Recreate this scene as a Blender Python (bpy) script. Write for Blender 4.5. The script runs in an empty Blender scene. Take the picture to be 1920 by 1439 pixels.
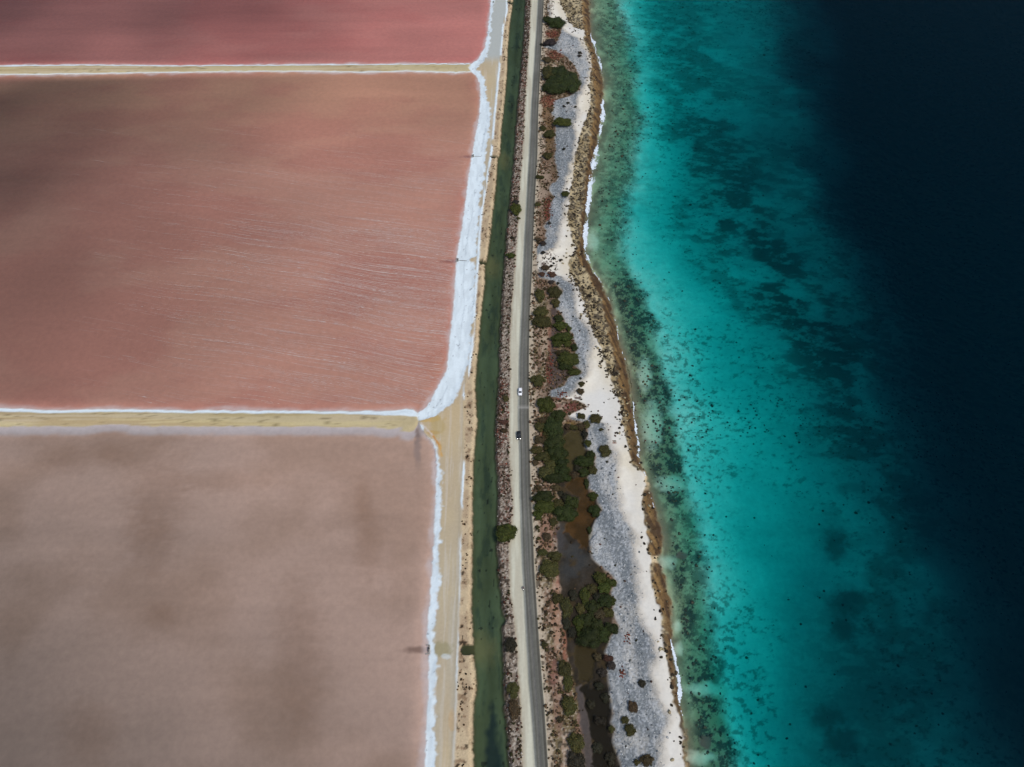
import bpy, bmesh, math, random
import numpy as np
from mathutils import Vector, Matrix

# ------------------------------------------------------------------ camera, sky, sun, exposure
R = math.radians
H = 300.0                       # flying height of the drone
FPX = 1450.0                    # focal length in pixels of the 1920 px wide photograph
TH = math.atan(1905.0 / FPX)    # camera pitch below the horizon
sc = bpy.context.scene
COL = sc.collection
cam_d = bpy.data.cameras.new('camera')
cam = bpy.data.objects.new('camera', cam_d)
COL.objects.link(cam)
cam.location = (0, 0, H)
cam.rotation_euler = (math.pi / 2 - TH, 0, 0)
cam_d.sensor_width = 36
cam_d.lens = FPX / 1920 * 36
cam_d.clip_start = 1
cam_d.clip_end = 12000
sc.camera = cam

SUN_EL, SUN_AZ = 58.0, 128.0    # azimuth clockwise from +Y
world = bpy.data.worlds.new('World')
sc.world = world
world.use_nodes = True
wn = world.node_tree
bg = wn.nodes['Background']
sky = wn.nodes.new('ShaderNodeTexSky')
sky.sky_type = 'NISHITA'
sky.sun_disc = False
sky.sun_elevation = R(SUN_EL)
sky.sun_rotation = R(SUN_AZ)
sky.air_density = 1.0
sky.dust_density = 2.0
sky.ozone_density = 1.0
wn.links.new(sky.outputs[0], bg.inputs[0])
bg.inputs[1].default_value = 0.10
sd = bpy.data.lights.new('sun', 'SUN')
sd.energy = 1.5
sd.angle = R(12)
sd.color = (1.0, 0.94, 0.86)
sun = bpy.data.objects.new('sun', sd)
COL.objects.link(sun)
sun.location = (0, 0, 400)
sv = Vector((math.sin(R(SUN_AZ)) * math.cos(R(SUN_EL)), math.cos(R(SUN_AZ)) * math.cos(R(SUN_EL)), math.sin(R(SUN_EL))))
sun.rotation_euler = sv.to_track_quat('Z', 'Y').to_euler()
vs = sc.view_settings
vs.view_transform = 'Standard'
vs.look = 'None'
vs.gamma = 1
vs.exposure = 0.46
vs.use_curve_mapping = False
sc.render.engine = 'CYCLES'
sc.cycles.max_bounces = 6
sc.cycles.diffuse_bounces = 2
sc.cycles.glossy_bounces = 2
sc.cycles.transparent_max_bounces = 12
sc.cycles.use_denoising = True
sc.cycles.denoiser = 'OPENIMAGEDENOISE'
sc.cycles.denoising_input_passes = 'RGB_ALBEDO_NORMAL'
sc.cycles.denoising_prefilter = 'ACCURATE'
sc.cycles.volume_bounces = 0

# ------------------------------------------------------------------ helpers
rng = np.random.default_rng(7)
random.seed(7)
ST, CT = math.sin(TH), math.cos(TH)


def at(px, py, z=1.0):
    """ground point under a pixel of the photograph, at height z"""
    u, v = (px - 960) / FPX, -(py - 719.5) / FPX
    d = (u, CT + v * ST, -ST + v * CT)
    t = (H - z) / -d[2]
    return d[0] * t, d[1] * t


def to_px(X, Y, z=1.0):
    zc = Y * CT + (H - z) * ST
    yc = Y * ST - (H - z) * CT
    return 960 + FPX * X / zc, 719.5 - FPX * yc / zc


def mpp(py):
    a, b = at(960, py), at(961, py)
    return b[0] - a[0]


def lin(r, g, b):
    f = lambda c: ((c / 255 + 0.055) / 1.055) ** 2.4 if c > 10 else c / 255 / 12.92
    return np.array([f(r), f(g), f(b)])


def curve_y(pts, z=1.0):
    """boundary given as pixels; returns X(Y) in metres, straight beyond its ends"""
    w = sorted((at(x, y, z)[1], at(x, y, z)[0]) for x, y in pts)
    ys = np.array([a for a, b in w]); xs = np.array([b for a, b in w])
    ys = np.concatenate([[ys[0] - 3000], ys, [ys[-1] + 6000]])
    xs = np.concatenate([[xs[0]], xs, [xs[-1]]])
    return lambda Y: np.interp(Y, ys, xs)


def curve_x(pts, z=1.0):
    w = sorted(at(x, y, z) for x, y in pts)
    xs = np.array([a for a, b in w]); ys = np.array([b for a, b in w])
    return lambda X: np.interp(X, xs, ys)


_TAB = {}


def vn(X, Y, sx, sy=None, seed=0):
    """value noise 0..1 with cells of sx by sy metres"""
    sy = sy or sx
    if seed not in _TAB: _TAB[seed] = np.random.default_rng(seed).random(512 * 512).astype(np.float32)
    T = _TAB[seed]
    x, y = (X / sx).astype(np.float32), (Y / sy).astype(np.float32)
    ix, iy = np.floor(x), np.floor(y)
    fx, fy = x - ix, y - iy
    fx = fx * fx * (3 - 2 * fx); fy = fy * fy * (3 - 2 * fy)
    ix = ix.astype(np.int32) & 511; iy = (iy.astype(np.int32) & 511) * 512
    ix1 = (ix + 1) & 511; iy1 = (iy + 512) & 262143
    a = T[ix + iy]; b = T[ix1 + iy]; c = T[ix + iy1]; d = T[ix1 + iy1]
    return (a * (1 - fx) + b * fx) * (1 - fy) + (c * (1 - fx) + d * fx) * fy


def fbm(X, Y, sx, sy=None, seed=0, oct=4, gain=0.55):
    sy = sy or sx
    s, a, t = 0, 0.5, 0
    for o in range(oct):
        s = s + a * vn(X + 17.3 * o, Y - 9.1 * o, sx, sy, seed + 31 * o)
        t += a; a *= gain; sx *= 0.5; sy *= 0.5
    return s / t


def ss(d, w):
    """smooth step across d = 0, w metres wide"""
    t = np.clip(d / w + 0.5, 0, 1)
    return t * t * (3 - 2 * t)


def mixc(col, c, m):
    m = m[..., None]
    col *= (1 - m)
    col += m * np.asarray(c)


def prop(o, label=None, cat=None, group=None, kind=None):
    if label: o['label'] = label
    if cat: o['category'] = cat
    if group: o['group'] = group
    if kind: o['kind'] = kind
    return o


def link(name, me, parent=None, mat=None):
    o = bpy.data.objects.new(name, me)
    COL.objects.link(o)
    if parent: o.parent = parent
    if mat: me.materials.append(mat)
    return o


def np_mesh(name, V, F, col=None, smooth=False):
    """V (n,3); F (m,k) int"""
    V = np.ascontiguousarray(V, dtype=np.float32); F = np.ascontiguousarray(F, dtype=np.int32)
    me = bpy.data.meshes.new(name)
    me.vertices.add(len(V)); me.vertices.foreach_set('co', V.ravel())
    k = F.shape[1]
    me.loops.add(F.size); me.loops.foreach_set('vertex_index', F.ravel())
    me.polygons.add(len(F)); me.polygons.foreach_set('loop_start', np.arange(0, F.size, k, dtype=np.int32))
    me.polygons.foreach_set('loop_total', np.full(len(F), k, dtype=np.int32))
    if smooth: me.polygons.foreach_set('use_smooth', np.ones(len(F), dtype=bool))
    me.update(calc_edges=True)
    if col is not None:
        a = me.color_attributes.new('Col', 'FLOAT_COLOR', 'POINT')
        c = np.ones((len(V), 4), dtype=np.float32); c[:, :3] = col
        a.data.foreach_set('color', c.ravel())
    return me


# ------------------------------------------------------------------ materials
def new_mat(name):
    m = bpy.data.materials.new(name); m.use_nodes = True
    nt = m.node_tree; nt.nodes.clear()
    out = nt.nodes.new('ShaderNodeOutputMaterial')
    return m, nt, out


def ground_mat(name, rough=0.95, spec=0.1, nscale=1.6, namp=0.25, bump=0.4, bscale=2.2, attr=True, base=(1, 1, 1), vary=None):
    m, nt, out = new_mat(name)
    N, L = nt.nodes, nt.links
    p = N.new('ShaderNodeBsdfPrincipled'); L.new(p.outputs[0], out.inputs[0])
    p.inputs['Roughness'].default_value = rough
    p.inputs['Specular IOR Level'].default_value = spec
    tc = N.new('ShaderNodeTexCoord')
    nz = N.new('ShaderNodeTexNoise'); nz.inputs['Scale'].default_value = nscale; nz.inputs['Detail'].default_value = 6; nz.inputs['Roughness'].default_value = 0.7
    L.new(tc.outputs['Object'], nz.inputs['Vector'])
    mr = N.new('ShaderNodeMapRange'); mr.inputs[1].default_value = 0.25; mr.inputs[2].default_value = 0.75
    mr.inputs[3].default_value = 1 - namp; mr.inputs[4].default_value = 1 + namp
    L.new(nz.outputs[0], mr.inputs[0])
    mx = N.new('ShaderNodeMix'); mx.data_type = 'RGBA'; mx.blend_type = 'MULTIPLY'; mx.inputs[0].default_value = 1
    if attr:
        at_ = N.new('ShaderNodeVertexColor'); at_.layer_name = 'Col'; L.new(at_.outputs[0], mx.inputs[6])
    else:
        mx.inputs[6].default_value = (*base, 1)
    L.new(mr.outputs[0], mx.inputs[7])
    L.new(mx.outputs[2], p.inputs['Base Color'])
    if bump:
        nb = N.new('ShaderNodeTexNoise'); nb.inputs['Scale'].default_value = bscale; nb.inputs['Detail'].default_value = 8; nb.inputs['Roughness'].default_value = 0.65
        L.new(tc.outputs['Object'], nb.inputs['Vector'])
        b = N.new('ShaderNodeBump'); b.inputs['Strength'].default_value = bump; b.inputs['Distance'].default_value = 0.3
        L.new(nb.outputs[0], b.inputs['Height']); L.new(b.outputs[0], p.inputs['Normal'])
    return m


def water_mat(name, sigma, wave=(0.9, 2.2), bump=0.12, rough=0.12, k=0.6, body=None, share=0.0):
    """clear water: reflects at the surface, soaks up light with depth"""
    m, nt, out = new_mat(name)
    N, L = nt.nodes, nt.links
    tr = N.new('ShaderNodeBsdfTransparent'); gl = N.new('ShaderNodeBsdfGlossy')
    gl.inputs['Roughness'].default_value = rough
    mix = N.new('ShaderNodeMixShader'); fr = N.new('ShaderNodeFresnel'); fr.inputs[0].default_value = 1.33
    ml = N.new('ShaderNodeMath'); ml.operation = 'MULTIPLY'; ml.inputs[1].default_value = k
    L.new(fr.outputs[0], ml.inputs[0]); L.new(ml.outputs[0], mix.inputs[0])
    if body:                       # light scattered back by the water itself
        df = N.new('ShaderNodeBsdfDiffuse'); df.inputs[0].default_value = (*body, 1)
        mb = N.new('ShaderNodeMixShader'); mb.inputs[0].default_value = share
        L.new(tr.outputs[0], mb.inputs[1]); L.new(df.outputs[0], mb.inputs[2]); L.new(mb.outputs[0], mix.inputs[1])
    else: L.new(tr.outputs[0], mix.inputs[1])
    L.new(gl.outputs[0], mix.inputs[2]); L.new(mix.outputs[0], out.inputs[0])
    tc = N.new('ShaderNodeTexCoord'); mp = N.new('ShaderNodeMapping')
    mp.inputs['Scale'].default_value = (wave[0], wave[1], 1); mp.inputs['Rotation'].default_value = (0, 0, R(12))
    L.new(tc.outputs['Object'], mp.inputs[0])
    nz = N.new('ShaderNodeTexNoise'); nz.inputs['Scale'].default_value = 0.5; nz.inputs['Detail'].default_value = 5; nz.inputs['Distortion'].default_value = 0.6
    L.new(mp.outputs[0], nz.inputs['Vector'])
    b = N.new('ShaderNodeBump'); b.inputs['Strength'].default_value = bump; b.inputs['Distance'].default_value = 0.5
    L.new(nz.outputs[0], b.inputs['Height']); L.new(b.outputs[0], gl.inputs['Normal']); L.new(b.outputs[0], fr.inputs['Normal'])
    ab = N.new('ShaderNodeVolumeAbsorption')
    d = max(sigma) * 1.02
    ab.inputs['Density'].default_value = d
    ab.inputs['Color'].default_value = (*[1 - s / d for s in sigma], 1)
    L.new(ab.outputs[0], out.inputs['Volume'])
    return m


def plain_mat(name, c, rough=0.6, metal=0.0, spec=0.5, emit=None, var=0.0):
    m, nt, out = new_mat(name)
    p = nt.nodes.new('ShaderNodeBsdfPrincipled'); nt.links.new(p.outputs[0], out.inputs[0])
    p.inputs['Base Color'].default_value = (*c, 1)
    p.inputs['Roughness'].default_value = rough; p.inputs['Metallic'].default_value = metal
    p.inputs['Specular IOR Level'].default_value = spec
    if emit:
        p.inputs['Emission Color'].default_value = (1, 0.96, 0.88, 1); p.inputs['Emission Strength'].default_value = emit
    if var:
        N, L = nt.nodes, nt.links
        tc = N.new('ShaderNodeTexCoord'); nz = N.new('ShaderNodeTexNoise'); nz.inputs['Scale'].default_value = 3; nz.inputs['Detail'].default_value = 6
        L.new(tc.outputs['Object'], nz.inputs['Vector'])
        cr = N.new('ShaderNodeValToRGB')
        cr.color_ramp.elements[0].position = 0.3; cr.color_ramp.elements[1].position = 0.7
        cr.color_ramp.elements[0].color = (*[x * (1 - var) for x in c], 1); cr.color_ramp.elements[1].color = (*[min(1, x * (1 + var)) for x in c], 1)
        L.new(nz.outputs[0], cr.inputs[0]); L.new(cr.outputs[0], p.inputs['Base Color'])
    return m


M_ground = ground_mat('dry_ground')
M_fine = ground_mat('fine_sand', nscale=0.8, namp=0.08, bump=0.15, bscale=1.2)
M_salt = ground_mat('salt_crust', rough=0.8, spec=0.2, nscale=0.9, namp=0.07, bump=0.35, bscale=1.0)
M_gravel = ground_mat('coral_gravel', nscale=2.6, namp=0.42, bump=0.9, bscale=2.6)
M_rock = ground_mat('wet_rock', rough=0.6, spec=0.3, nscale=1.5, namp=0.4, bump=0.9, bscale=1.5)
M_bed = ground_mat('underwater_bed', nscale=0.35, namp=0.10, bump=0.0)
M_seabed = ground_mat('seabed_sand', nscale=0.5, namp=0.16, bump=0.0)

# ------------------------------------------------------------------ boundaries traced on the ground
W_IN = [(920, 6), (918, 27), (913, 69), (908, 90), (895, 112), (884, 119), (878, 127), (884, 135), (893, 142), (899.6, 158), (900.6, 183), (898.5, 219),
        (891, 254), (885, 290), (880, 322), (876, 349), (870, 397), (865, 430), (858.5, 467), (855.4, 488), (853, 530), (850, 580), (844, 629),
        (837.5, 690), (834, 700), (820, 725), (808, 751), (797, 765), (784, 773), (782, 785), (789, 801), (797, 815), (809, 826), (817, 848),
        (819, 872), (817, 925), (812, 1030), (805, 1139), (800, 1194), (805.6, 1214), (804, 1248), (802.5, 1295), (799, 1364), (796, 1439)]
S_OUT = [(926.7, 6), (922.5, 42), (919, 83), (910, 115), (898, 122), (894, 130), (900, 138), (909, 150), (910, 173), (918, 200), (921, 221), (918, 250), (910, 290),
         (908.5, 322), (903, 363), (900, 397), (896, 438), (894, 478), (881, 488), (890, 495), (892, 530), (889, 572), (887, 583), (885, 625),
         (883, 658), (877, 690), (866, 720), (856, 739), (847, 758), (833, 767), (820, 778), (808, 783), (786, 790), (794, 806), (812.5, 830), (822, 851), (828, 887),
         (829, 925), (825, 1030), (820.5, 1139), (813, 1198), (813, 1220), (820, 1240), (819.7, 1280), (816, 1358), (818, 1439)]
S_LINE = [(950, 23), (943, 52), (939, 100), (936, 130), (932, 170), (927, 220), (922, 280), (920, 295), (915, 326), (908.5, 363), (903, 397), (900, 426), (897, 478), (893, 530), (889, 580),
          (886, 640), (880, 690), (873, 723), (870, 745), (869, 800), (870, 869), (867, 919), (863, 1012), (862, 1100), (858, 1180), (856, 1300), (850, 1439)]
CAN_W = [(962, 0), (956, 42), (951.7, 94), (950.6, 137), (946.5, 183), (940, 240), (937.5, 286), (932.5, 299), (930, 342), (924, 397), (918, 447), (914, 480),
         (908.5, 499), (908.5, 530), (903, 580), (900.6, 594), (897.5, 646), (893, 687), (891, 729), (894, 781), (895, 787), (890, 837), (887, 880),
         (886, 949), (886, 1012), (884, 1139), (886, 1186), (888, 1233), (894, 1286), (888, 1319), (887, 1364), (888, 1439)]
CAN_E = [(986, 0), (981, 83), (974.6, 156), (970, 208), (965, 271), (964, 301), (959.6, 342), (953, 405), (950, 447), (946, 480), (944, 530), (942, 573),
         (938, 635), (936, 687), (934, 729), (933, 762), (929, 814), (932, 866), (934, 928), (934, 980), (933, 1023), (937.5, 1086), (941.7, 1138),
         (950, 1161), (940.6, 1177), (942.7, 1211), (944, 1243), (947, 1316), (950, 1368), (956, 1439)]
SHO_W = [(995.4, 0), (993, 62), (989, 125), (985, 187), (980, 292), (978, 311), (974, 353), (971, 426), (966, 488), (963, 530), (960, 562), (956, 646),
         (956, 708), (955, 771), (954, 790), (955, 845), (958, 907), (962, 950), (958, 985), (954, 1019), (955, 1065), (957, 1117), (967, 1186), (970, 1232),
         (975, 1306), (978, 1368), (979, 1439)]
ROAD_W = [(1007.5, 0), (1004, 62), (999, 135), (994, 208), (990, 292), (986.7, 353), (982.5, 426), (979, 499), (975.6, 583), (971.5, 667), (970.4, 729),
          (969.4, 792), (971.5, 845), (972.5, 928), (974.5, 1002), (977, 1065), (981, 1127), (985.4, 1211), (989.6, 1285), (995, 1347), (1001, 1439)]
ROAD_E = [(1020, 0), (1017, 62), (1013, 135), (1009.6, 208), (1008, 292), (1004, 363), (1000, 447), (998, 509), (994, 583), (992, 667), (992, 771),
          (993, 824), (995.4, 907), (1000, 1002), (1002, 1065), (1006, 1127), (1011.5, 1211), (1015.6, 1264), (1021, 1326), (1028, 1439)]
G1 = [(1030, 0), (1026, 20), (1030, 30), (1050, 55), (1050, 75), (1040, 84), (1020, 90), (1040, 96), (1065, 110), (1080, 130), (1086, 145), (1088, 170), (1070, 182), (1040, 190), (1038, 200),
      (1036, 215), (1045, 235), (1040, 255), (1042, 280), (1040, 290), (1042, 305), (1047, 336), (1032, 353), (1038, 372), (1032, 392), (1030, 409),
      (1020, 426), (1024, 442), (1020, 453), (1008, 467), (1006, 480), (1008, 505), (1012, 522), (1040, 530), (1054, 548), (1045, 562), (1047, 581), (1058, 600), (1070, 621),
      (1075, 644), (1081, 658), (1077, 685), (1087, 702), (1068, 708), (1056, 725), (1030, 735), (1034, 745), (1083, 752), (1100, 764), (1064, 780), (1070, 788), (1104, 795),
      (1100, 814), (1102, 843), (1114, 855), (1118, 876), (1103, 893), (1106, 918), (1120, 930), (1129, 957), (1116, 978), (1108, 1000), (1105, 1023),
      (1111, 1050), (1129, 1063), (1146, 1080), (1156, 1094), (1144, 1117), (1150, 1140), (1153, 1165), (1158, 1180), (1142, 1194), (1133, 1226),
      (1144, 1233), (1137, 1262), (1145, 1289), (1150, 1333), (1142, 1356), (1153, 1379), (1156, 1410), (1165, 1439)]
G2 = [(1030, 0), (1035, 40), (1055, 58), (1070, 66), (1090, 80), (1104, 100), (1108, 125), (1106, 146), (1091, 175), (1080, 200), (1085, 208), (1079, 231), (1075, 245), (1081, 256), (1075, 298),
      (1069, 322), (1060, 357), (1064, 370), (1060, 405), (1051, 434), (1045, 467), (1010, 480), (1004, 505), (1040, 518), (1056, 522), (1075, 537), (1081, 567), (1083, 590),
      (1100, 610), (1112, 633), (1113, 658), (1106, 687), (1100, 706), (1083, 727), (1070, 744), (1050, 752), (1050, 780), (1106, 790), (1139, 797), (1145, 824), (1158, 853), (1160, 887),
      (1162, 918), (1164, 949), (1172, 968), (1181, 988), (1196, 1013), (1190, 1030), (1192, 1057), (1198, 1086), (1200, 1123), (1202, 1155), (1217, 1190),
      (1232, 1232), (1225, 1264), (1233, 1295), (1250, 1335), (1252, 1360), (1244, 1389), (1242, 1439)]
R1 = [(1048, 0), (1065, 37), (1074, 51), (1095, 57), (1095, 83), (1108, 108), (1110, 129), (1105, 162), (1108, 192), (1100, 221), (1089, 250), (1085, 267),
      (1077, 292), (1076, 309), (1073, 336), (1068, 363), (1064, 415), (1074, 453), (1080, 472), (1066, 488), (1068, 515), (1085, 540), (1095, 569), (1104, 604),
      (1116, 629), (1127, 656), (1137, 687), (1150, 719), (1160, 750), (1166, 787), (1172, 818), (1183, 853), (1186, 874), (1207, 888), (1212, 910), (1204, 926), (1206, 960),
      (1210, 987), (1213, 1010), (1215, 1036), (1220, 1044), (1222, 1052), (1218, 1060), (1219, 1082), (1225, 1111), (1237, 1138), (1242, 1180), (1246, 1221), (1252, 1243),
      (1258, 1274), (1260, 1316), (1271, 1347), (1281, 1379), (1283, 1439)]
R2 = [(1091, 0), (1094, 60), (1100, 85), (1110, 108), (1111, 150), (1116, 200), (1107, 250), (1101, 292), (1099, 322), (1093, 384), (1086, 447), (1081, 474), (1098, 509), (1114, 535),
      (1128, 562), (1137, 604), (1145, 646), (1156, 687), (1164, 729), (1172, 771), (1179, 814), (1186, 866), (1207, 888), (1213, 910), (1205, 932), (1212, 980),
      (1215, 1010), (1217, 1036), (1224, 1046), (1221, 1066), (1223, 1086), (1233, 1127), (1245, 1169), (1250, 1220), (1258, 1274), (1262, 1316), (1273, 1347), (1283, 1379), (1285, 1439)]
SHORE = [(1104, 0), (1107, 60), (1112, 85), (1120, 110), (1130, 150), (1130, 190), (1127, 230), (1114, 290), (1106, 340), (1100, 400), (1094, 450), (1095, 475), (1112, 510), (1128, 535),
         (1142, 565), (1153, 604), (1161, 646), (1173, 687), (1180, 729), (1187, 771), (1192, 814), (1196, 866), (1208, 888), (1216, 908), (1222, 935), (1235, 980),
         (1243, 1010), (1241, 1036), (1232, 1048), (1238, 1062), (1247, 1086), (1255, 1127), (1258, 1169), (1260, 1200), (1266, 1260), (1272, 1320), (1284, 1380), (1290, 1439)]
C1 = [(1150, 0), (1165, 60), (1188, 130), (1190, 200), (1186, 280), (1172, 340), (1164, 380), (1160, 450), (1170, 500), (1198, 560), (1214, 620), (1228, 680),
      (1243, 740), (1256, 800), (1264, 870), (1280, 920), (1300, 1000), (1310, 1060), (1320, 1150), (1335, 1250), (1350, 1340), (1365, 1439)]
C2 = [(1250, 0), (1290, 150), (1290, 300), (1330, 450), (1430, 600), (1480, 750), (1500, 900), (1500, 1050), (1490, 1200), (1480, 1439)]
C3 = [(1440, 0), (1475, 200), (1525, 400), (1590, 560), (1645, 700), (1695, 850), (1725, 1000), (1765, 1150), (1810, 1300), (1850, 1439)]
C4 = [(1540, 0), (1570, 200), (1625, 400), (1705, 560), (1765, 700), (1815, 850), (1865, 1000), (1960, 1200), (2040, 1350), (2100, 1439)]
b_win, b_sout, b_sline = curve_y(W_IN), curve_y(S_OUT), curve_y(S_LINE)
b_canw, b_cane, b_show = curve_y(CAN_W), curve_y(CAN_E), curve_y(SHO_W)
b_rw, b_re, b_g1, b_g2 = curve_y(ROAD_W), curve_y(ROAD_E), curve_y(G1), curve_y(G2)
b_r1, b_r2 = curve_y(R1), curve_y(R2, 0.5)
b_shore, b_c1, b_c2, b_c3, b_c4 = (curve_y(c, 0.0) for c in (SHORE, C1, C2, C3, C4))
D1T = curve_x([(-400, 122), (0, 122), (175, 120), (325, 122), (480, 121), (867, 118), (900, 118)])
D1T2 = curve_x([(-400, 125), (0, 125), (175, 123), (325, 124.5), (480, 123.5), (867, 120.5), (900, 120)])
D1B2 = curve_x([(-400, 138), (0, 138), (400, 132.7), (575, 131.8), (663, 133.4), (765, 131.5), (855, 134), (878, 132.5)])
D1B = curve_x([(-400, 141), (0, 140.5), (400, 135), (575, 134), (663, 136), (765, 134), (855, 136.5), (878, 134.5), (900, 136)])
D2T = curve_x([(-400, 765), (0, 765), (120, 769), (213, 767), (480, 769.5), (640, 770), (700, 770), (739, 769), (762, 765), (775, 767), (784, 773), (797, 767)])
D2T2 = curve_x([(-400, 772), (0, 772), (100, 775), (213, 773), (480, 775), (640, 776), (700, 778), (780, 781.5), (813, 784)])
D2B = curve_x([(-400, 800), (0, 800), (60, 799), (170, 799), (200, 794), (225, 794), (255, 799), (480, 799), (640, 800), (700, 800), (731, 805), (747, 802), (753, 808), (767, 811),
               (776, 808), (787, 789), (795, 800)])
ZP = 0.60        # brine level in the pans
ZC = 0.40        # canal level

# ------------------------------------------------------------------ ground grid
ys = [8.0]
while ys[-1] < 650: ys.append(ys[-1] + (0.7 if ys[-1] < 44 else 0.35) + max(0, ys[-1] - 57) * 0.00105)
lo = [-2500, -1200, -500, -200, -80, -40, -20, -8, 0, 5]
hi = [ys[-1] + d for d in (3, 8, 16, 30, 60, 120, 250, 600, 1500, 4000)]
gy = np.array(lo + ys + hi)
xs = list(np.arange(-420, -50, 2.4)) + list(np.arange(-50, 95, 0.38)) + list(np.arange(95, 230, 0.66)) + list(np.arange(230, 425, 1.8))
gx = np.array([-5000, -2500, -1200, -700, -520, -455] + xs + [440, 470, 540, 700, 1100, 2200, 5000])
X, Y = np.meshgrid(gx, gy)
PX, PY = to_px(X, np.maximum(Y, -60))
row = lambda f: f(gy)[:, None]
jit = lambda a, s, seed: a * 2 * (fbm(X, Y, s, seed=seed, oct=3) - 0.5)
J1 = jit(1.3, 3.2, 1); J2 = jit(2.2, 6.0, 2); J3 = jit(0.7, 1.5, 3)
dWIN = X - row(b_win) + J3 * 0.9
dSO = X - row(b_sout) + J1 * 1.5 + J3
dSL = X - row(b_sline) + J3 * 0.5
dCW = X - row(b_canw) + J3 * 0.7
dCE = X - row(b_cane) + J1 * 0.6
dSH = X - row(b_show) + J3 * 0.7
dRW = X - row(b_rw)
dRE = X - row(b_re)
dG1 = X - row(b_g1) + J2 * 0.8
dG2 = X - row(b_g2) + J2
dR1 = X - row(b_r1) + J1
dR2 = X - row(b_r2) + J1 * 1.3 + J3
dS = X - row(b_shore) + J1 * 1.0 + J3 * 0.8


def inside(poly, soft=3.0, wob=7):
    """soft mask of a traced outline"""
    P = np.array(poly, float)
    m = np.zeros_like(X)
    j = np.where((PX > P[:, 0].min() - 20) & (PX < P[:, 0].max() + 20) & (PY > P[:, 1].min() - 20) & (PY < P[:, 1].max() + 20) & (Y > 20) & (Y < 700))
    if not len(j[0]): return m
    x, y = PX[j], PY[j]
    ins = np.zeros(len(x), bool); dist = np.full(len(x), 1e9)
    for (x0, y0), (x1, y1) in zip(P, np.roll(P, -1, 0)):
        c = ((y0 > y) != (y1 > y)) & (x < (x1 - x0) * (y - y0) / (y1 - y0 + 1e-9) + x0)
        ins ^= c
        t = np.clip(((x - x0) * (x1 - x0) + (y - y0) * (y1 - y0)) / ((x1 - x0) ** 2 + (y1 - y0) ** 2), 0, 1)
        dist = np.minimum(dist, np.hypot(x - x0 - t * (x1 - x0), y - y0 - t * (y1 - y0)))
    d = np.where(ins, dist, -dist) + (fbm(X[j], Y[j], 3.0, seed=77, oct=3) - 0.5) * wob
    m[j] = ss(d, soft)
    return m


def blob(px, py, rx, ry, soft=0.5):
    d = 1 - np.hypot((PX - px) / rx, (PY - py) / ry) + 0.9 * (NB - 0.5)
    return ss(d, soft)


NB = fbm(X, Y, 2.2, seed=5, oct=4)
NF = vn(X, Y, 0.8, seed=11)           # fine
NG = vn(X, Y, 0.5, seed=14)
NM = fbm(X, Y, 5, seed=12, oct=4)
NL = fbm(X, Y, 26, seed=13, oct=4)

# dikes between the pans: distances in metres along Y (positive inside the dike)
xw = np.clip(gx, -420, 20)[None, :]
def yb(f): return f(xw)
j4 = jit(0.9, 4.0, 21)
d1top = yb(D1T) - Y + j4; d1bot = Y - yb(D1B) + j4
d1top2 = yb(D1T2) - Y + j4; d1bot2 = Y - yb(D1B2) + j4
d2top = yb(D2T) - Y + j4; d2top2 = yb(D2T2) - Y + j4 * 0.6; d2bot = Y - yb(D2B) + j4
dike1 = np.minimum(d1top, d1bot); dike2 = np.minimum(d2top, d2bot)
dike = np.maximum(dike1, dike2)
west = dWIN < 0
pool_id = np.where(Y > yb(D1T), 1, np.where(Y > yb(D2T), 2, 3))


def idw(pts, p=2.4):
    num = 0; den = 0
    for (px, py, v) in pts:
        gx_, gy_ = at(px, py)
        w = 1 / (((X - gx_) ** 2 + (Y - gy_) ** 2) + 200) ** (p / 2)
        num = num + w * v; den = den + w
    return num / den


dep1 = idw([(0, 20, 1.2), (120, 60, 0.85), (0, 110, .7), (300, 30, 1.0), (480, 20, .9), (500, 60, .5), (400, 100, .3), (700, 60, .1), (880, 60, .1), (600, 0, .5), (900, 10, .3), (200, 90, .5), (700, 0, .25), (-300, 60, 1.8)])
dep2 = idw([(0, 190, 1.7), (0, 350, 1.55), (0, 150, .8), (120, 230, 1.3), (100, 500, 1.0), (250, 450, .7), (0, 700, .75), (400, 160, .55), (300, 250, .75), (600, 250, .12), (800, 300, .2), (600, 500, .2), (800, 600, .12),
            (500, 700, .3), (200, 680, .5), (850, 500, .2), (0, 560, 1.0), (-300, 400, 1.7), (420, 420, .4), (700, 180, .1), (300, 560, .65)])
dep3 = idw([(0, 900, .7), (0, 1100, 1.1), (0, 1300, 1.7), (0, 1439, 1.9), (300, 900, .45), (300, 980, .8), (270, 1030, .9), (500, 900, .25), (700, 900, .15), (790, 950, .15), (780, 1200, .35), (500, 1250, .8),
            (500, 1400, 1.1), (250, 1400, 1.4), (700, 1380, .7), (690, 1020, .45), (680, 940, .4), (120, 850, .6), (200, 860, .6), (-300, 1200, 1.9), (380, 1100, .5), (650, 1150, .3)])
dep = np.where(pool_id == 1, dep1, np.where(pool_id == 2, dep2, dep3))  # floors deepened westward, partly to shape vignette darkening into the brine
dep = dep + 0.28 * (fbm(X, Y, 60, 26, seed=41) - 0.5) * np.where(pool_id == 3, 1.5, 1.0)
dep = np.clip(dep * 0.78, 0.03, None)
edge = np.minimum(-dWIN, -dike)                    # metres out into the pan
dep = dep * ss(edge - 4, 10) + 0.05

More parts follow.
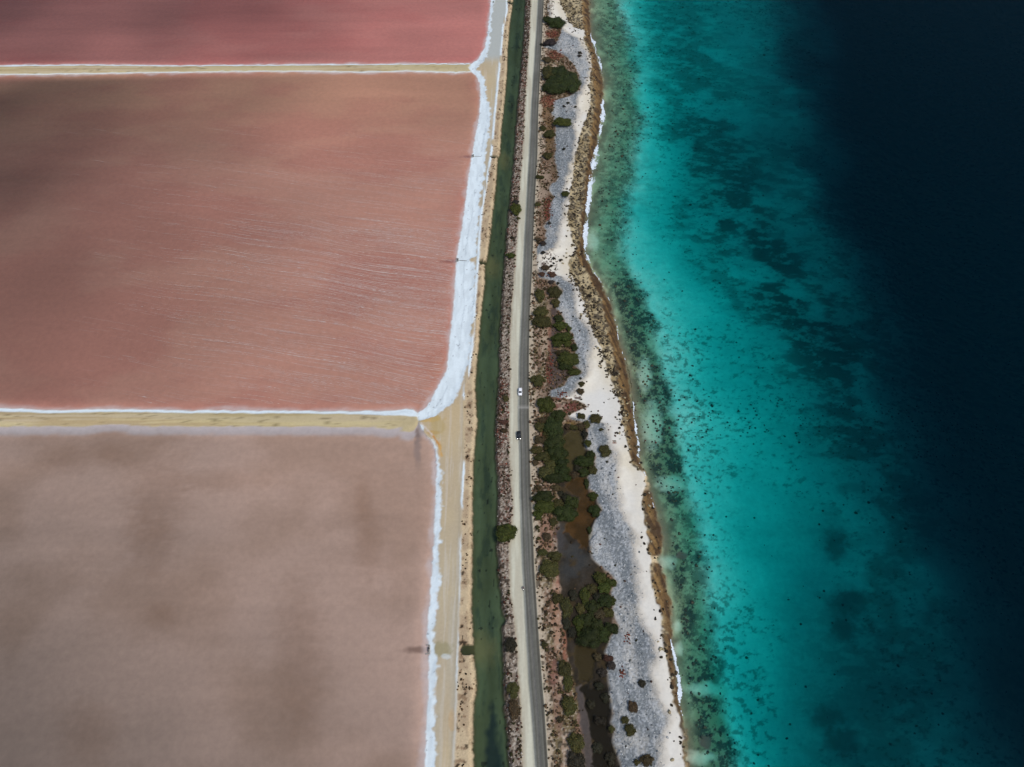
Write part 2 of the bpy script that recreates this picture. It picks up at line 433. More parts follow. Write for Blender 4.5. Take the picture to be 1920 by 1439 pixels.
# sea depth
kn = np.stack([b_shore(gy), b_shore(gy) + 3, b_c1(gy), b_c2(gy), b_c3(gy), b_c4(gy), b_c4(gy) + 60, b_c4(gy) + 400], 1)
kd = [0.0, 0.15, 0.66, 3.35, 6.3, 13.0, 34, 120]
SD = np.zeros_like(X)
warp = (fbm(X, Y, 40, seed=51) - 0.5) * 26 * ss(X - row(b_c1), 60)
for i in range(len(gy)): SD[i] = np.interp(X[i] + warp[i], kn[i], kd)
SD = SD * (0.85 + 0.3 * fbm(X, Y, 30, seed=52)) * np.interp(gy, [0, 60, 140, 230, 420, 610], [1.4, 1.32, 1.12, 1.0, 0.84, 0.56])[:, None]
# ------------------------------------------------------------------ heights
bump_ = lambda a, s, seed: a * (fbm(X, Y, s, seed=seed, oct=4) - 0.5) * 2
Z = np.full_like(X, 0.0)
Z += (ZP + 0.12) - 0.0
Z += (1.25 - ZP - 0.12) * ss(dSO + 1, 5)                           # salt bank up to the track
ridge = np.exp(-(dSL / 0.8) ** 2) * 0.25
Z += ridge
Z += bump_(0.05, 3, 61)
canal = np.minimum(dCW, -dCE)
inlets = np.maximum.reduce([inside([(861, 1216), (866, 1210), (890, 1208), (890, 1228), (870, 1227), (863, 1222)], 2),
                            inside([(895, 491), (900, 488), (915, 489), (915, 497), (901, 495)], 2),
                            inside([(918, 294), (923, 292), (936, 292), (936, 297), (925, 296)], 1.5),
                            inside([(951, 3), (958, 2), (966, 3), (966, 7), (955, 6)], 1.5)])
cdep = np.maximum(ss(canal, 2.2) * (1.9 + 0.5 * ss(canal - 4, 5)), inlets * 1.7)
land_e = ss(dCE, 1.5)
Z += land_e * (bump_(0.28, 1.6, 62) * (1 - ss(dSH, 1.5)))           # rubble bank
Z -= cdep
scrub = ss(dRE - 1.0, 2) * (1 - ss(dG1, 2))
Z += scrub * bump_(0.22, 2.4, 63)
Z += ss(dG1, 6) * 0.75 * (1 - ss(dG2 - 3, 10)) + ss(dG1, 3) * (1 - ss(dG2, 6)) * bump_(0.30, 2.0, 64)
Z += ss(dG2, 6) * (1 - ss(dR1, 3)) * bump_(0.10, 5, 65)
Z -= ss(dR1, 8) * 0.35
Z += ss(dR1, 2) * (1 - ss(dS, 2)) * bump_(0.40, 1.8, 66)
Z -= ss(dR2, 5) * 0.45
Zland = np.where(dR1 > -2, np.maximum(Z, 0.06), Z)
# pans
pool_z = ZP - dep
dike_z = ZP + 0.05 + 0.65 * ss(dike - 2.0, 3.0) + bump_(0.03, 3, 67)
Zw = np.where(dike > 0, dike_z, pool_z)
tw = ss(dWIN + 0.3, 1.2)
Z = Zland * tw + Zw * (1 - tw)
# sea
ts = ss(dS, 1.4)
sea_rough = bump_(0.25, 2.5, 68) * np.exp(-SD / 4)
Z = Z * (1 - ts) + (-SD + sea_rough * np.clip(SD, 0, 1)) * ts

POND1 = [(1060, 815), (1072, 808), (1088, 812), (1096, 838), (1104, 856), (1090, 862), (1078, 872), (1070, 888), (1058, 884), (1056, 850), (1052, 828)]
POND2 = [(1066, 896), (1084, 893), (1100, 897), (1106, 920), (1113, 942), (1119, 962), (1112, 985), (1106, 1010), (1100, 1034), (1082, 1014), (1058, 998), (1060, 985), (1076, 962), (1084, 935), (1062, 915)]
POND3 = [(1080, 1210), (1098, 1205), (1113, 1222), (1112, 1262), (1104, 1276), (1086, 1272), (1078, 1240)]
POND4 = [(1092, 1290), (1120, 1280), (1140, 1290), (1146, 1340), (1140, 1375), (1150, 1400), (1160, 1450), (1158, 1500), (1115, 1500), (1110, 1430), (1104, 1360)]
MUD = [(1052, 800), (1098, 795), (1102, 850), (1114, 880), (1104, 920), (1126, 957), (1110, 1000), (1106, 1040), (1124, 1063), (1146, 1090), (1142, 1120), (1148, 1180), (1133, 1230), (1140, 1262), (1148, 1333),
       (1155, 1400), (1166, 1439), (1172, 1500), (1104, 1500), (1096, 1400), (1086, 1340), (1078, 1280), (1064, 1230), (1058, 1180), (1052, 1120), (1047, 1060), (1045, 1000), (1055, 960), (1040, 900), (1037, 850), (1045, 810)]
MUD2 = [(1034, 582), (1042, 580), (1050, 620), (1045, 660), (1060, 690), (1068, 705), (1050, 722), (1036, 733), (1029, 720), (1031, 650)]
mud, mud2 = inside(MUD, 5), inside(MUD2, 6)
pm = [inside(p, 7, 20) for p in (POND1, POND2, POND3, POND4)]
Z -= mud * (1 - ss(dG1, 2)) * 0.15
pond_w = np.maximum.reduce(pm)
ZPOND = 0.75
Z = np.where(pond_w > 0.02, Z * (1 - pond_w) + (ZPOND - 0.30) * pond_w, Z)

# ------------------------------------------------------------------ ground colours
C = np.zeros(X.shape + (3,))
C[:] = lin(180, 166, 136)                                             # packed dirt of the track
mixc(C, lin(168, 156, 134), ss(NL - 0.5, 0.3) * 0.6)
streak = fbm(X + 1.5 * (fbm(X, Y, 30, seed=70, oct=2) - .5), Y, 1.1, 26, seed=71, oct=4)
mixc(C, lin(192, 187, 174), ss(streak - 0.60, 0.2) * 0.45)
mixc(C, lin(188, 152, 95), ss(vn(X, Y, 30, 60, seed=72) - 0.60, 0.3) * 0.25)
north = ss(Y - at(900, 112)[1], 14) * ss(dSO, 2)
mixc(C, lin(166, 172, 168), north * ss(-dSL - 0.5, 1.5) * 0.9)          # salty grey track in the north
mixc(C, lin(170, 168, 154), ss(at(860, 1120)[1] - Y, 60) * 0.35 * ss(vn(X, Y, 3, 25, seed=73) - 0.45, .3))
tb = ss(dSL - 0.6, 1.5)
mixc(C, lin(168, 148, 120), tb)                                       # tan bank beside the canal
mixc(C, lin(196, 178, 144), tb * ss(NM - 0.55, 0.15) * 0.6)
mixc(C, lin(120, 96, 72), tb * ss(NB - 0.62, 0.08) * 0.7)
mixc(C, lin(48, 40, 30), tb * ss(NB * 0.5 + NF * 0.5 - 0.70, 0.05) * 0.9)
mixc(C, lin(206, 184, 146), np.exp(-((dCW + 1.2) / 0.7) ** 2) * 0.6)     # pale lip
mixc(C, lin(190, 130, 45), blob(818, 842, 5, 16) * 0.0)
for (px, py, rx, ry, c, s) in [(825, 842, 3, 16, (190, 148, 78), .55), (812, 812, 14, 4, (176, 140, 80), .7), (848, 1352, 7, 20, (186, 152, 104), .45), (818, 1130, 3, 28, (190, 150, 105), .7),
                               (800, 786, 30, 6, (184, 154, 96), .8), (822, 800, 12, 22, (170, 150, 100), .6), (828, 1218, 22, 14, (140, 134, 100), .7), (836, 1232, 9, 5, (196, 206, 206), .55)]:
    mixc(C, lin(*c), blob(px, py, rx, ry) * s)
# eroded strip by the drain
for (x0, y0, x1, y1, w, c) in [(790, 794, 812, 818, 1.5, (196, 182, 165)), (812, 818, 824, 836, 1.5, (186, 130, 60)), (824, 836, 829, 856, 1.0, (192, 150, 84))]:
    t = np.clip(((PX - x0) * (x1 - x0) + (PY - y0) * (y1 - y0)) / ((x1 - x0) ** 2 + (y1 - y0) ** 2), 0, 1)
    d = np.hypot(PX - x0 - t * (x1 - x0), PY - y0 - t * (y1 - y0)) + (NF - 0.5) * 1.6
    mixc(C, lin(*c), ss(w - d, 1.2) * 0.9)
# salt
saltm = ss(dWIN + 0.2, 1.0) * ss(-dSO, 1.4)
sl = np.exp(-(dSL / np.where(Y < at(870, 745)[1], 0.42, 0.7)) ** 2) * ss(vn(X, Y, 2, 14, seed=74) - 0.25, 0.2)
sl *= 1 - ss(at(870, 748)[1] - Y, 4) * ss(Y - at(870, 868)[1], 4)
sl *= 1 - 0.45 * ss(at(860, 1020)[1] - Y, 6)
sl *= 1 - 0.55 * ss(at(860, 1020)[1] - Y, 6) * ss(0.55 - vn(X, Y, 5, 16, seed=75), 0.2)
SALT = np.array([0.66, 0.745, 0.765])
salt_c = SALT * (1 - 0.10 * ss(vn(X, Y, 1.4, 6, seed=76) - 0.55, 0.3))[..., None]
for m in (saltm, np.clip(sl * 1.3, 0, 1)):
    C *= (1 - m)[..., None]; C += m[..., None] * salt_c
mixc(C, lin(120, 125, 128), saltm * ss(NB * 0.4 + NF * 0.6 - 0.79, 0.03) * 0.7)
fleck = np.exp(-((dWIN - 4 - 2 * vn(X, Y, 9, 20, seed=78)) / 0.35) ** 2) * saltm
mixc(C, lin(140, 150, 158), fleck * 0.35 * ss(vn(X, Y, 2, 7, seed=79) - 0.5, 0.2))
# dikes
dk = (1 - ss(dWIN, 2)) * ss(dike, 0.8)
dkc = np.zeros_like(C); dkc[:] = lin(182, 167, 136)
mixc(dkc, lin(164, 143, 104), ss(fbm(X, Y, 40, 1.5, seed=81) - 0.52, 0.15) * 0.7)
mixc(dkc, lin(192, 178, 138), ss(fbm(X, Y, 30, 1.2, seed=82) - 0.58, 0.12) * 0.6)
mixc(dkc, lin(176, 164, 118), ss(vn(X, Y, 60, 8, seed=83) - 0.5, 0.4) * 0.4)
mixc(dkc, lin(90, 80, 50), ss(NB * .5 + NF * .5 - 0.72, 0.04) * 0.5)
sd = np.maximum.reduce([ss(d1top, 0.6) * ss(-d1top2, 0.8), 0.8 * ss(d1bot, 0.6) * ss(-d1bot2 - 0.5, 0.8), ss(d2top, 0.6) * ss(-d2top2, 1.0)])
dkc = dkc * (1 - sd)[..., None] + SALT * sd[..., None]
fade = ss(-28 + 2 * J2 - X, 16) if False else ss(row(b_win) - 9 - X + 2 * J2, 16)
dkc = dkc * fade[..., None] + lin(176, 162, 126) * (1 - fade)[..., None] * (1 - sd)[..., None] + SALT * ((1 - fade) * sd)[..., None]
C = C * (1 - dk)[..., None] + dkc * dk[..., None]
# pan beds
pk = (1 - ss(dWIN, 1.2)) * ss(-dike, 1.0)
pc = np.zeros_like(C)
c1, c2, c3 = lin(193, 127, 117), lin(191, 141, 122), lin(193, 163, 146)
for k, c in ((1, c1), (2, c2), (3, c3)): pc[pool_id == k] = c
o2 = (pool_id == 2) * 1.0
mixc(pc, lin(184, 138, 112), o2 * ss(Y - at(500, 250)[1], 120) * 0.8)
mixc(pc, lin(190, 132, 106), o2 * blob(860, 680, 60, 40, 1.2) * 0.8)
patch = fbm(X, Y, 70, 34, seed=91)
mixc(pc, lin(176, 117, 103), o2 * ss(patch - 0.52, 0.25) * 0.5)
mixc(pc, lin(186, 110, 103), (pool_id == 1) * ss(patch - 0.5, 0.25) * 0.5)
mixc(pc, lin(150, 120, 98), (pool_id == 3) * ss(fbm(X, Y, 45, 40, seed=92) - 0.56, 0.3) * 0.40)
lin3 = fbm(X, Y, 90, 7, seed=93)
pc *= (1 + 0.16 * (lin3 - 0.5) * np.where(pool_id == 2, 0.6, 1))[..., None]
for (px, py, rx, ry) in [(295, 930, 50, 80), (275, 1010, 40, 50), (120, 860, 40, 26), (210, 850, 36, 18), (690, 1020, 22, 60), (680, 940, 14, 40), (560, 1230, 40, 130), (410, 900, 70, 18), (300, 1150, 26, 20), (160, 1380, 50, 60)]:
    mixc(pc, lin(140, 106, 82), blob(px, py, rx, ry, 1.6) * (pool_id == 3) * 0.30)
for (px, py, rx, ry, c, s) in [(785, 1218, 26, 6, (112, 88, 76), .7), (880, 293, 14, 2.5, (120, 80, 82), .6), (846, 489, 18, 3, (125, 80, 80), .6), (785, 800, 8, 24, (120, 110, 105), .8), (782, 840, 6, 30, (135, 120, 115), .6), (788, 792, 4, 10, (105, 98, 92), .9)]:
    mixc(pc, lin(*c), blob(px, py, rx, ry, 1.2) * s)
rim = 1 - ss(edge - 1.4 - 3.0 * (vn(X, Y, 7, seed=94) - 0.5), 3.0)
mixc(pc, lin(196, 186, 184), rim * 0.6 * (0.5 + 0.9 * NM))
rim3 = (pool_id == 3) * (1 - ss(-dike2 - 4.5, 3)) * (Y > at(400, 830)[1])
mixc(pc, lin(176, 170, 170), rim3 * 0.8 * (1 - ss(dWIN + 4, 3)))
C = C * (1 - pk)[..., None] + pc * pk[..., None]
# canal
cm = np.maximum(ss(canal, 1.0), inlets)
cc = np.zeros_like(C); cc[:] = lin(90, 108, 76)
mixc(cc, lin(76, 88, 58), ss(fbm(X, Y, 6, 22, seed=101) - 0.5, 0.3) * 0.6)
mixc(cc, lin(34, 56, 52), ss(fbm(X, Y, 3.5, 11, seed=102, oct=5, gain=.65) - 0.58, 0.2) * ss(canal - 1.5, 2) * 0.45)
mixc(cc, lin(22, 44, 50), inside([(925, 1310), (935, 1400), (945, 1439), (948, 1500), (912, 1500), (908, 1439), (912, 1370), (920, 1330)], 14, 16) * 0.75)
mixc(cc, lin(132, 130, 82), np.maximum.reduce([blob(905, 1215, 22, 30, 1.4), blob(945, 297, 10, 14, 1.4), blob(922, 497, 14, 18, 1.4)]) * 0.5)
mixc(cc, lin(60, 58, 36), (1 - ss(canal - 0.8, 1.6)) * 0.7)
mixc(cc, lin(30, 34, 30), (vn(X, Y, 1.5, 2.2, seed=103) > 0.90) * ss(canal - 2, 1) * 0.7)
C = C * (1 - cm)[..., None] + cc * cm[..., None]
# rubble bank
rb = ss(dCE, 0.8) * (1 - ss(dSH, 1.0))
rc = np.zeros_like(C); rc[:] = lin(126, 114, 100)
redb = np.clip(ss(vn(X, Y, 20, 45, seed=111) - 0.42, 0.2) * ss(NM - 0.42, 0.2), 0, 1)
mixc(rc, lin(104, 76, 64), redb * 0.7)
mixc(rc, lin(64, 56, 48), ss(Y - at(980, 130)[1], 60) * 0.75)
mixc(rc, lin(180, 172, 158), ss(NG - 0.66, 0.15) * 0.7)
mixc(rc, lin(46, 38, 30), ss(vn(X, Y, 0.9, seed=112) - 0.66, 0.12) * 0.85)
mixc(rc, lin(52, 36, 28), np.exp(-((dCE - 0.4) / 0.6) ** 2) * 0.7)
C = C * (1 - rb)[..., None] + rc * rb[..., None]
# shoulder
sh = ss(dSH, 0.9) * (1 - ss(dRE - 0.2, 0.8))
sc_ = np.zeros_like(C); sc_[:] = lin(194, 193, 173)
mixc(sc_, lin(172, 166, 146), ss(fbm(X, Y, 2, 30, seed=121) - 0.5, 0.3) * 0.7)
mixc(sc_, lin(160, 150, 130), ss(0.9 - dSH, 1.2) * 0.6)
C = C * (1 - sh)[..., None] + sc_ * sh[..., None]
# scrub
sm_ = ss(dRE - 0.1, 0.8) * (1 - ss(dG1, 1.6))
gc = np.zeros_like(C); gc[:] = lin(172, 158, 136)
edge_e = ss(dRE - 2.5 + 2.5 * (NM - 0.5), 2)
mixc(gc, lin(150, 126, 106), edge_e * 0.7)
mixc(gc, lin(110, 86, 68), edge_e * ss(NM - 0.47, 0.16) * 0.85)
mixc(gc, lin(98, 88, 58), edge_e * ss(fbm(X, Y, 5, 8, seed=131) - 0.55, 0.12) * 0.8)
mixc(gc, lin(186, 174, 156), ss(NG - 0.70, 0.15) * 0.6)
mixc(gc, lin(52, 46, 34), ss(vn(X, Y, 1.0, seed=132) - 0.68, 0.1) * 0.75)
nearg = ss(dG1 + 6, 6) * ss(dRE - 5, 4)
mixc(gc, lin(92, 74, 58), nearg * 0.6)
for (px, py, rx, ry, c, s) in [(1035, 65, 12, 7, (112, 62, 48), .9), (1040, 105, 14, 8, (120, 74, 58), .9), (1028, 192, 13, 11, (132, 84, 66), .9), (1024, 210, 8, 22, (120, 92, 66), .8), (1030, 255, 8, 40, (98, 78, 48), .8),
                               (1027, 395, 7, 22, (112, 62, 50), .95), (1024, 345, 12, 20, (140, 122, 104), .8), (1016, 375, 9, 20, (146, 128, 110), .8), (1012, 430, 9, 20, (128, 106, 86), .8),
                               (1031, 640, 5, 40, (134, 96, 78), .9), (1030, 690, 6, 30, (112, 78, 62), .9), (1020, 640, 9, 20, (166, 148, 126), .8), (1070, 764, 16, 8, (104, 64, 58), .95), (1045, 762, 10, 5, (100, 62, 54), .8),
                               (1053, 742, 10, 7, (106, 62, 56), .9), (1017, 812, 5, 9, (146, 98, 72), .9), (1032, 856, 5, 14, (146, 98, 70), .9), (1068, 795, 12, 6, (104, 84, 48), .9), (1024, 1008, 14, 30, (140, 108, 90), .8), (1044, 1003, 6, 16, (104, 72, 60), .8),
                               (1046, 1090, 4, 18, (142, 94, 78), .9), (1044, 1150, 10, 60, (156, 122, 100), .8), (1060, 1210, 5, 30, (142, 96, 76), .9), (1038, 1265, 8, 30, (128, 92, 80), .7), (1046, 1330, 10, 40, (136, 108, 92), .7), (1088, 1370, 8, 40, (120, 92, 80), .8)]:
    mixc(gc, lin(*c), blob(px, py, rx, ry, 0.8) * s * (0.55 + 0.45 * ss(NF - 0.4, 0.4)))
mixc(gc, lin(76, 66, 62), mud2 * 0.9)
mixc(gc, lin(48, 43, 36), mud * 0.97)
mixc(gc, lin(40, 36, 28), mud * ss(NM - 0.5, 0.2) * 0.6)
mixc(gc, lin(70, 58, 36), mud * ss(NB - 0.56, 0.1) * 0.5)
mixc(gc, lin(58, 60, 60), mud * blob(1072, 1052, 34, 40, 0.9) * ss(fbm(X, Y, 5, seed=133) - 0.42, .3) * 0.7)
mixc(gc, lin(70, 69, 69), blob(1050, 1010, 10, 30, 1.2) * 0.6)
mixc(gc, lin(86, 79, 76), inside([(1080, 1290), (1090, 1285), (1108, 1360), (1116, 1439), (1120, 1500), (1100, 1500), (1092, 1400)], 4) * 0.7)
for m, c in zip(pm, ((82, 74, 49), (90, 66, 39), (66, 58, 39), (38, 35, 29))): mixc(gc, lin(*c), ss(m - 0.55, 0.9) * 0.95)  # POND4 bed colour holds the shade of mangroves over the water
mixc(gc, lin(60, 56, 34), pm[0] * ss(NM - 0.55, 0.15) * 0.5)
mixc(gc, lin(64, 50, 30), pm[1] * ss(NM - 0.46, 0.25) * 0.8)
mixc(gc, lin(56, 50, 36), pm[1] * blob(1072, 925, 26, 22, 1.2) * 0.6)  # mangrove shadow painted on the upper part of POND2
C = C * (1 - sm_)[..., None] + gc * sm_[..., None]
# gravel
gw = 5.5 + 9 * (NM - 0.4)
gw = np.clip(gw, 3, 11)
gm = ss(dG1, 1.6) * (1 - ss(dG2 + 1.5 * (NB - 0.5), gw))
vc = np.zeros_like(C); vc[:] = lin(143, 146, 145)
band = fbm(X + 0.25 * Y, Y, 5, 34, seed=141)
storm = fbm(dG2 * 1.0 + 0.8 * J2, Y, 3.0, 40, seed=144, oct=3)
mixc(vc, lin(104, 111, 113), ss(storm - 0.54, 0.12) * 0.55)
mixc(vc, lin(178, 178, 172), ss(0.42 - storm, 0.10) * 0.5)
mixc(vc, lin(116, 122, 124), ss(band - 0.47, 0.22) * 0.85)
mixc(vc, lin(166, 170, 170), ss(0.42 - band, 0.2) * 0.6)
mixc(vc, lin(186, 182, 172), ss(fbm(X, Y, 9, 16, seed=142) - 0.62, 0.15) * 0.45)
mixc(vc, lin(84, 92, 98), ss(NG - 0.60, 0.2) * 0.5)
mixc(vc, lin(190, 194, 196), ss(vn(X, Y, 0.55, seed=143) - 0.70, 0.15) * 0.45)
C = C * (1 - gm)[..., None] + vc * gm[..., None]
# beach
bm = ss(dG2 + 1.5 * (NB - 0.5), gw) * ss(dG1, 1.6)
bc = np.zeros_like(C); bc[:] = lin(214, 209, 194)
mixc(bc, lin(200, 190, 166), ss(dR1 + 5, 6) * 0.6)
mixc(bc, lin(204, 206, 204), ss(NL - 0.5, 0.3) * 0.5)
veg = ss(at(1050, 520)[1] - Y, 8) * 0
for (px, py, rx, ry) in [(1030, 12, 8, 14), (1050, 203, 12, 10), (1030, 500, 14, 30), (1068, 215, 10, 8), (1052, 263, 14, 5), (1036, 525, 10, 8), (1083, 745, 8, 10)]:
    mixc(bc, lin(70, 52, 44), blob(px, py, rx, ry, 0.8) * ss(NF * .5 + NB * .5 - 0.54, 0.06) * 0.9)
C = C * (1 - bm)[..., None] + bc * bm[..., None]
# rock: pale ironshore then brown weedy shelf
rm = ss(dR1, 1.0)
kc = np.zeros_like(C); kc[:] = lin(176, 160, 124)
mixc(kc, lin(132, 116, 82), ss(NM - 0.48, 0.16) * 0.8)
pit = ss(NB * 0.5 + vn(X, Y, 1.1, seed=151) * 0.5 - 0.52, 0.07)
mixc(kc, lin(66, 58, 46), pit * 0.85 * ss(Y * 0 + 1, 1))
brown = ss(dR2, 2.4)
bk = np.zeros_like(C); bk[:] = lin(104, 78, 42)
al = fbm(X + 0.3 * Y, Y, 1.2, 6, seed=152)
mixc(bk, lin(134, 106, 62), ss(al - 0.52, 0.14) * 0.8)
mixc(bk, lin(62, 46, 26), ss(0.44 - al, 0.12) * 0.8)
mixc(bk, lin(66, 46, 24), ss(dS + 2.5, 2.5) * 0.6)
kc = kc * (1 - brown)[..., None] + bk * brown[..., None]
gap = np.maximum(blob(1222, 898, 22, 16, 0.8), blob(1232, 1049, 18, 7, 0.8))
mixc(kc, lin(206, 186, 148), gap * 0.85)
C = C * (1 - rm)[..., None] + kc * rm[..., None]
# seabed
S_ = ss(dS, 1.4)
bc2 = np.zeros_like(C); bc2[:] = np.array([0.60, 0.60, 0.50])
u = (X - row(b_shore)) / np.maximum(row(b_c1) - row(b_shore), 5)
shal = 1 - ss(u - 1.05 + 0.6 * (NL - 0.5), 0.6)
mixc(bc2, np.array([0.27, 0.30, 0.16]), shal * 0.9)
near = 1 - ss(u - 0.30 + 0.5 * (NM - 0.5), 0.4)
mixc(bc2, np.array([0.10, 0.08, 0.045]), near * ss(fbm(X, Y, 6, 14, seed=161) - 0.42, 0.25) * 0.8)
south = ss(at(1200, 520)[1] - Y, 30)
reefN = ss(fbm(X, Y, 3.0, 2.6, seed=162, oct=5, gain=0.85) - 0.475, 0.13)
fringe = ss(u - 0.25, 0.4) * (1 - ss(u - 1.20 - 0.9 * (fbm(X, Y, 14, seed=170) - 0.5), 0.5))
bandA = fringe * (south + (1 - south) * 0.55) * (0.55 + 0.45 * ss(fbm(X, Y, 16, 26, seed=163) - 0.44, 0.16))
mixc(bc2, np.array([0.135, 0.125, 0.060]), bandA * 0.8)
mixc(bc2, np.array([0.032, 0.032, 0.020]), np.clip(bandA * reefN * 1.15, 0, 1) * 0.93)
b_rc = curve_y([(1270, 0), (1300, 120), (1330, 250), (1380, 400), (1470, 520), (1560, 640), (1620, 760), (1660, 900), (1690, 1000), (1680, 1130), (1660, 1250), (1680, 1439)], 0)
b_rwid = np.interp(gy, [at(0, y)[1] for y in (1439, 1100, 800, 600, 400, 200, 0)], [26, 28, 26, 30, 32, 34, 34])[:, None]
qB = (X - row(b_rc)) / b_rwid
clump = fbm(X, Y, 26, 22, seed=164, oct=3)
dens = np.exp(-qB ** 2 * 0.6) * (0.25 + 0.75 * ss(clump - 0.44, 0.22))
deepm = ss(qB - 0.7, 1.0) * np.interp(gy, [60, 160, 260], [.35, .45, .7])[:, None]
dens = np.maximum(dens, deepm * ss(fbm(X, Y, 34, 20, seed=166) - 0.38, 0.25) * 0.8)
reefB = ss(fbm(X, Y, 7, 3.4, seed=165, oct=5, gain=0.75) - 0.62 + 0.20 * dens, 0.17)
mixc(bc2, np.array([0.13, 0.145, 0.10]), dens * ss(clump - 0.44, 0.3) * 0.30)
mixc(bc2, np.array([0.04, 0.045, 0.03]), np.clip(reefB * dens * 1.1, 0, 1) * np.interp(gy, [0, 160, 260, 360, 480, 620], [.3, .42, .85, .75, .5, .35])[:, None])
dfield = ss(fbm(X, Y, 40, 50, seed=168) - 0.44, 0.2) + 0.9 * np.exp(-((u - 1.6) / 0.8) ** 2) * south
dots = ss(fbm(X, Y, 2.4, 1.7, seed=167, oct=4, gain=0.75) - 0.71 + 0.08 * dfield, 0.14)
mixc(bc2, np.array([0.05, 0.055, 0.035]), dots * ss(u - 1.05, 0.4) * np.clip(0.15 + 0.42 * dfield, 0, 0.6))
for (px, py, rx, ry) in [(1575, 1010, 22, 30), (1600, 1120, 34, 26), (1590, 1170, 24, 20), (1560, 1340, 30, 26), (1590, 1380, 30, 22)]:
    mixc(bc2, np.array([0.10, 0.12, 0.09]), blob(px, py, rx, ry, 1.2) * 0.8)
for (px, py, rx, ry) in [(1279, 1040, 10, 7), (1325, 1388, 12, 15)]:
    mixc(bc2, np.array([0.13, 0.07, 0.05]), blob(px, py, rx, ry, 0.6) * 0.95)
for (px, py, rx, ry) in [(1252, 1052, 16, 12), (1270, 1172, 7, 12), (1272, 1215, 8, 12), (1262, 905, 30, 14), (1330, 1290, 40, 12), (1310, 1420, 30, 12), (1225, 795, 18, 40), (1210, 700, 12, 30), (1110, 450, 12, 18)]:
    mixc(bc2, np.array([0.52, 0.52, 0.38]), blob(px, py, rx, ry, 1.0) * 0.7)
bc2 *= (1 + 0.22 * (fbm(X, Y, 26, 5, seed=169) - 0.5))[..., None]
C = C * (1 - S_)[..., None] + bc2 * S_[..., None]
C = np.clip(C, 0.003, 0.85)

# ------------------------------------------------------------------ cut the ground into its zones
ZONE = {}
zi = np.full(X.shape, 2)
zi[dSL > 0.4] = 3
zi[(dWIN > 0) & (dSO < 0)] = 1
zi[(dCW > 0) | (inlets > 0.5)] = 4
zi[dCE > 0] = 5
zi[dSH > 0] = 6
zi[dRE > 0.2] = 7
zi[dG1 > 0] = 8
zi[(dG1 > 0) & (dG2 > 0)] = 9
zi[dR1 > 0] = 10
zi[dS > 0.3] = 11
zi[dWIN <= 0] = 0
zi[(dWIN <= 0) & (dike > 0)] = 12
names = {0: ('pan_bed', M_bed), 1: ('salt_bank', M_salt), 2: ('dirt_track', M_fine), 3: ('canal_bank', M_ground), 4: ('canal_bed', M_bed), 5: ('rubble_bank', M_ground), 6: ('road_shoulder', M_fine),
         7: ('scrub_ground', M_ground), 8: ('gravel_bank', M_gravel), 9: ('beach', M_fine), 10: ('rock_shelf', M_rock), 11: ('seabed', M_seabed), 12: ('dike', M_fine)}
ny, nx = X.shape
idx = np.arange(ny * nx).reshape(ny, nx)
quads = np.stack([idx[:-1, :-1], idx[:-1, 1:], idx[1:, 1:], idx[1:, :-1]], -1).reshape(-1, 4)
qz = zi[:-1, :-1].reshape(-1)
VV = np.stack([X, Y, Z], -1).reshape(-1, 3); CC = C.reshape(-1, 3)
for k, (nm, mt) in names.items():
    q = quads[qz == k]
    uq, inv = np.unique(q, return_inverse=True)
    o = link(nm, np_mesh(nm, VV[uq], inv.reshape(-1, 4), CC[uq], True), None, mt)
    prop(o, kind='structure')


def zat(x, y):
    """height of the ground at a point"""
    i = np.clip(np.searchsorted(gy, y) - 1, 0, ny - 2); j = np.clip(np.searchsorted(gx, x) - 1, 0, nx - 2)
    fx = (x - gx[j]) / (gx[j + 1] - gx[j]); fy = (y - gy[i]) / (gy[i + 1] - gy[i])
    return (Z[i, j] * (1 - fx) + Z[i, j + 1] * fx) * (1 - fy) + (Z[i + 1, j] * (1 - fx) + Z[i + 1, j + 1] * fx) * fy


def gat(A, x, y):
    i = np.clip(np.searchsorted(gy, y), 0, ny - 1); j = np.clip(np.searchsorted(gx, x), 0, nx - 1)
    return A[i, j]


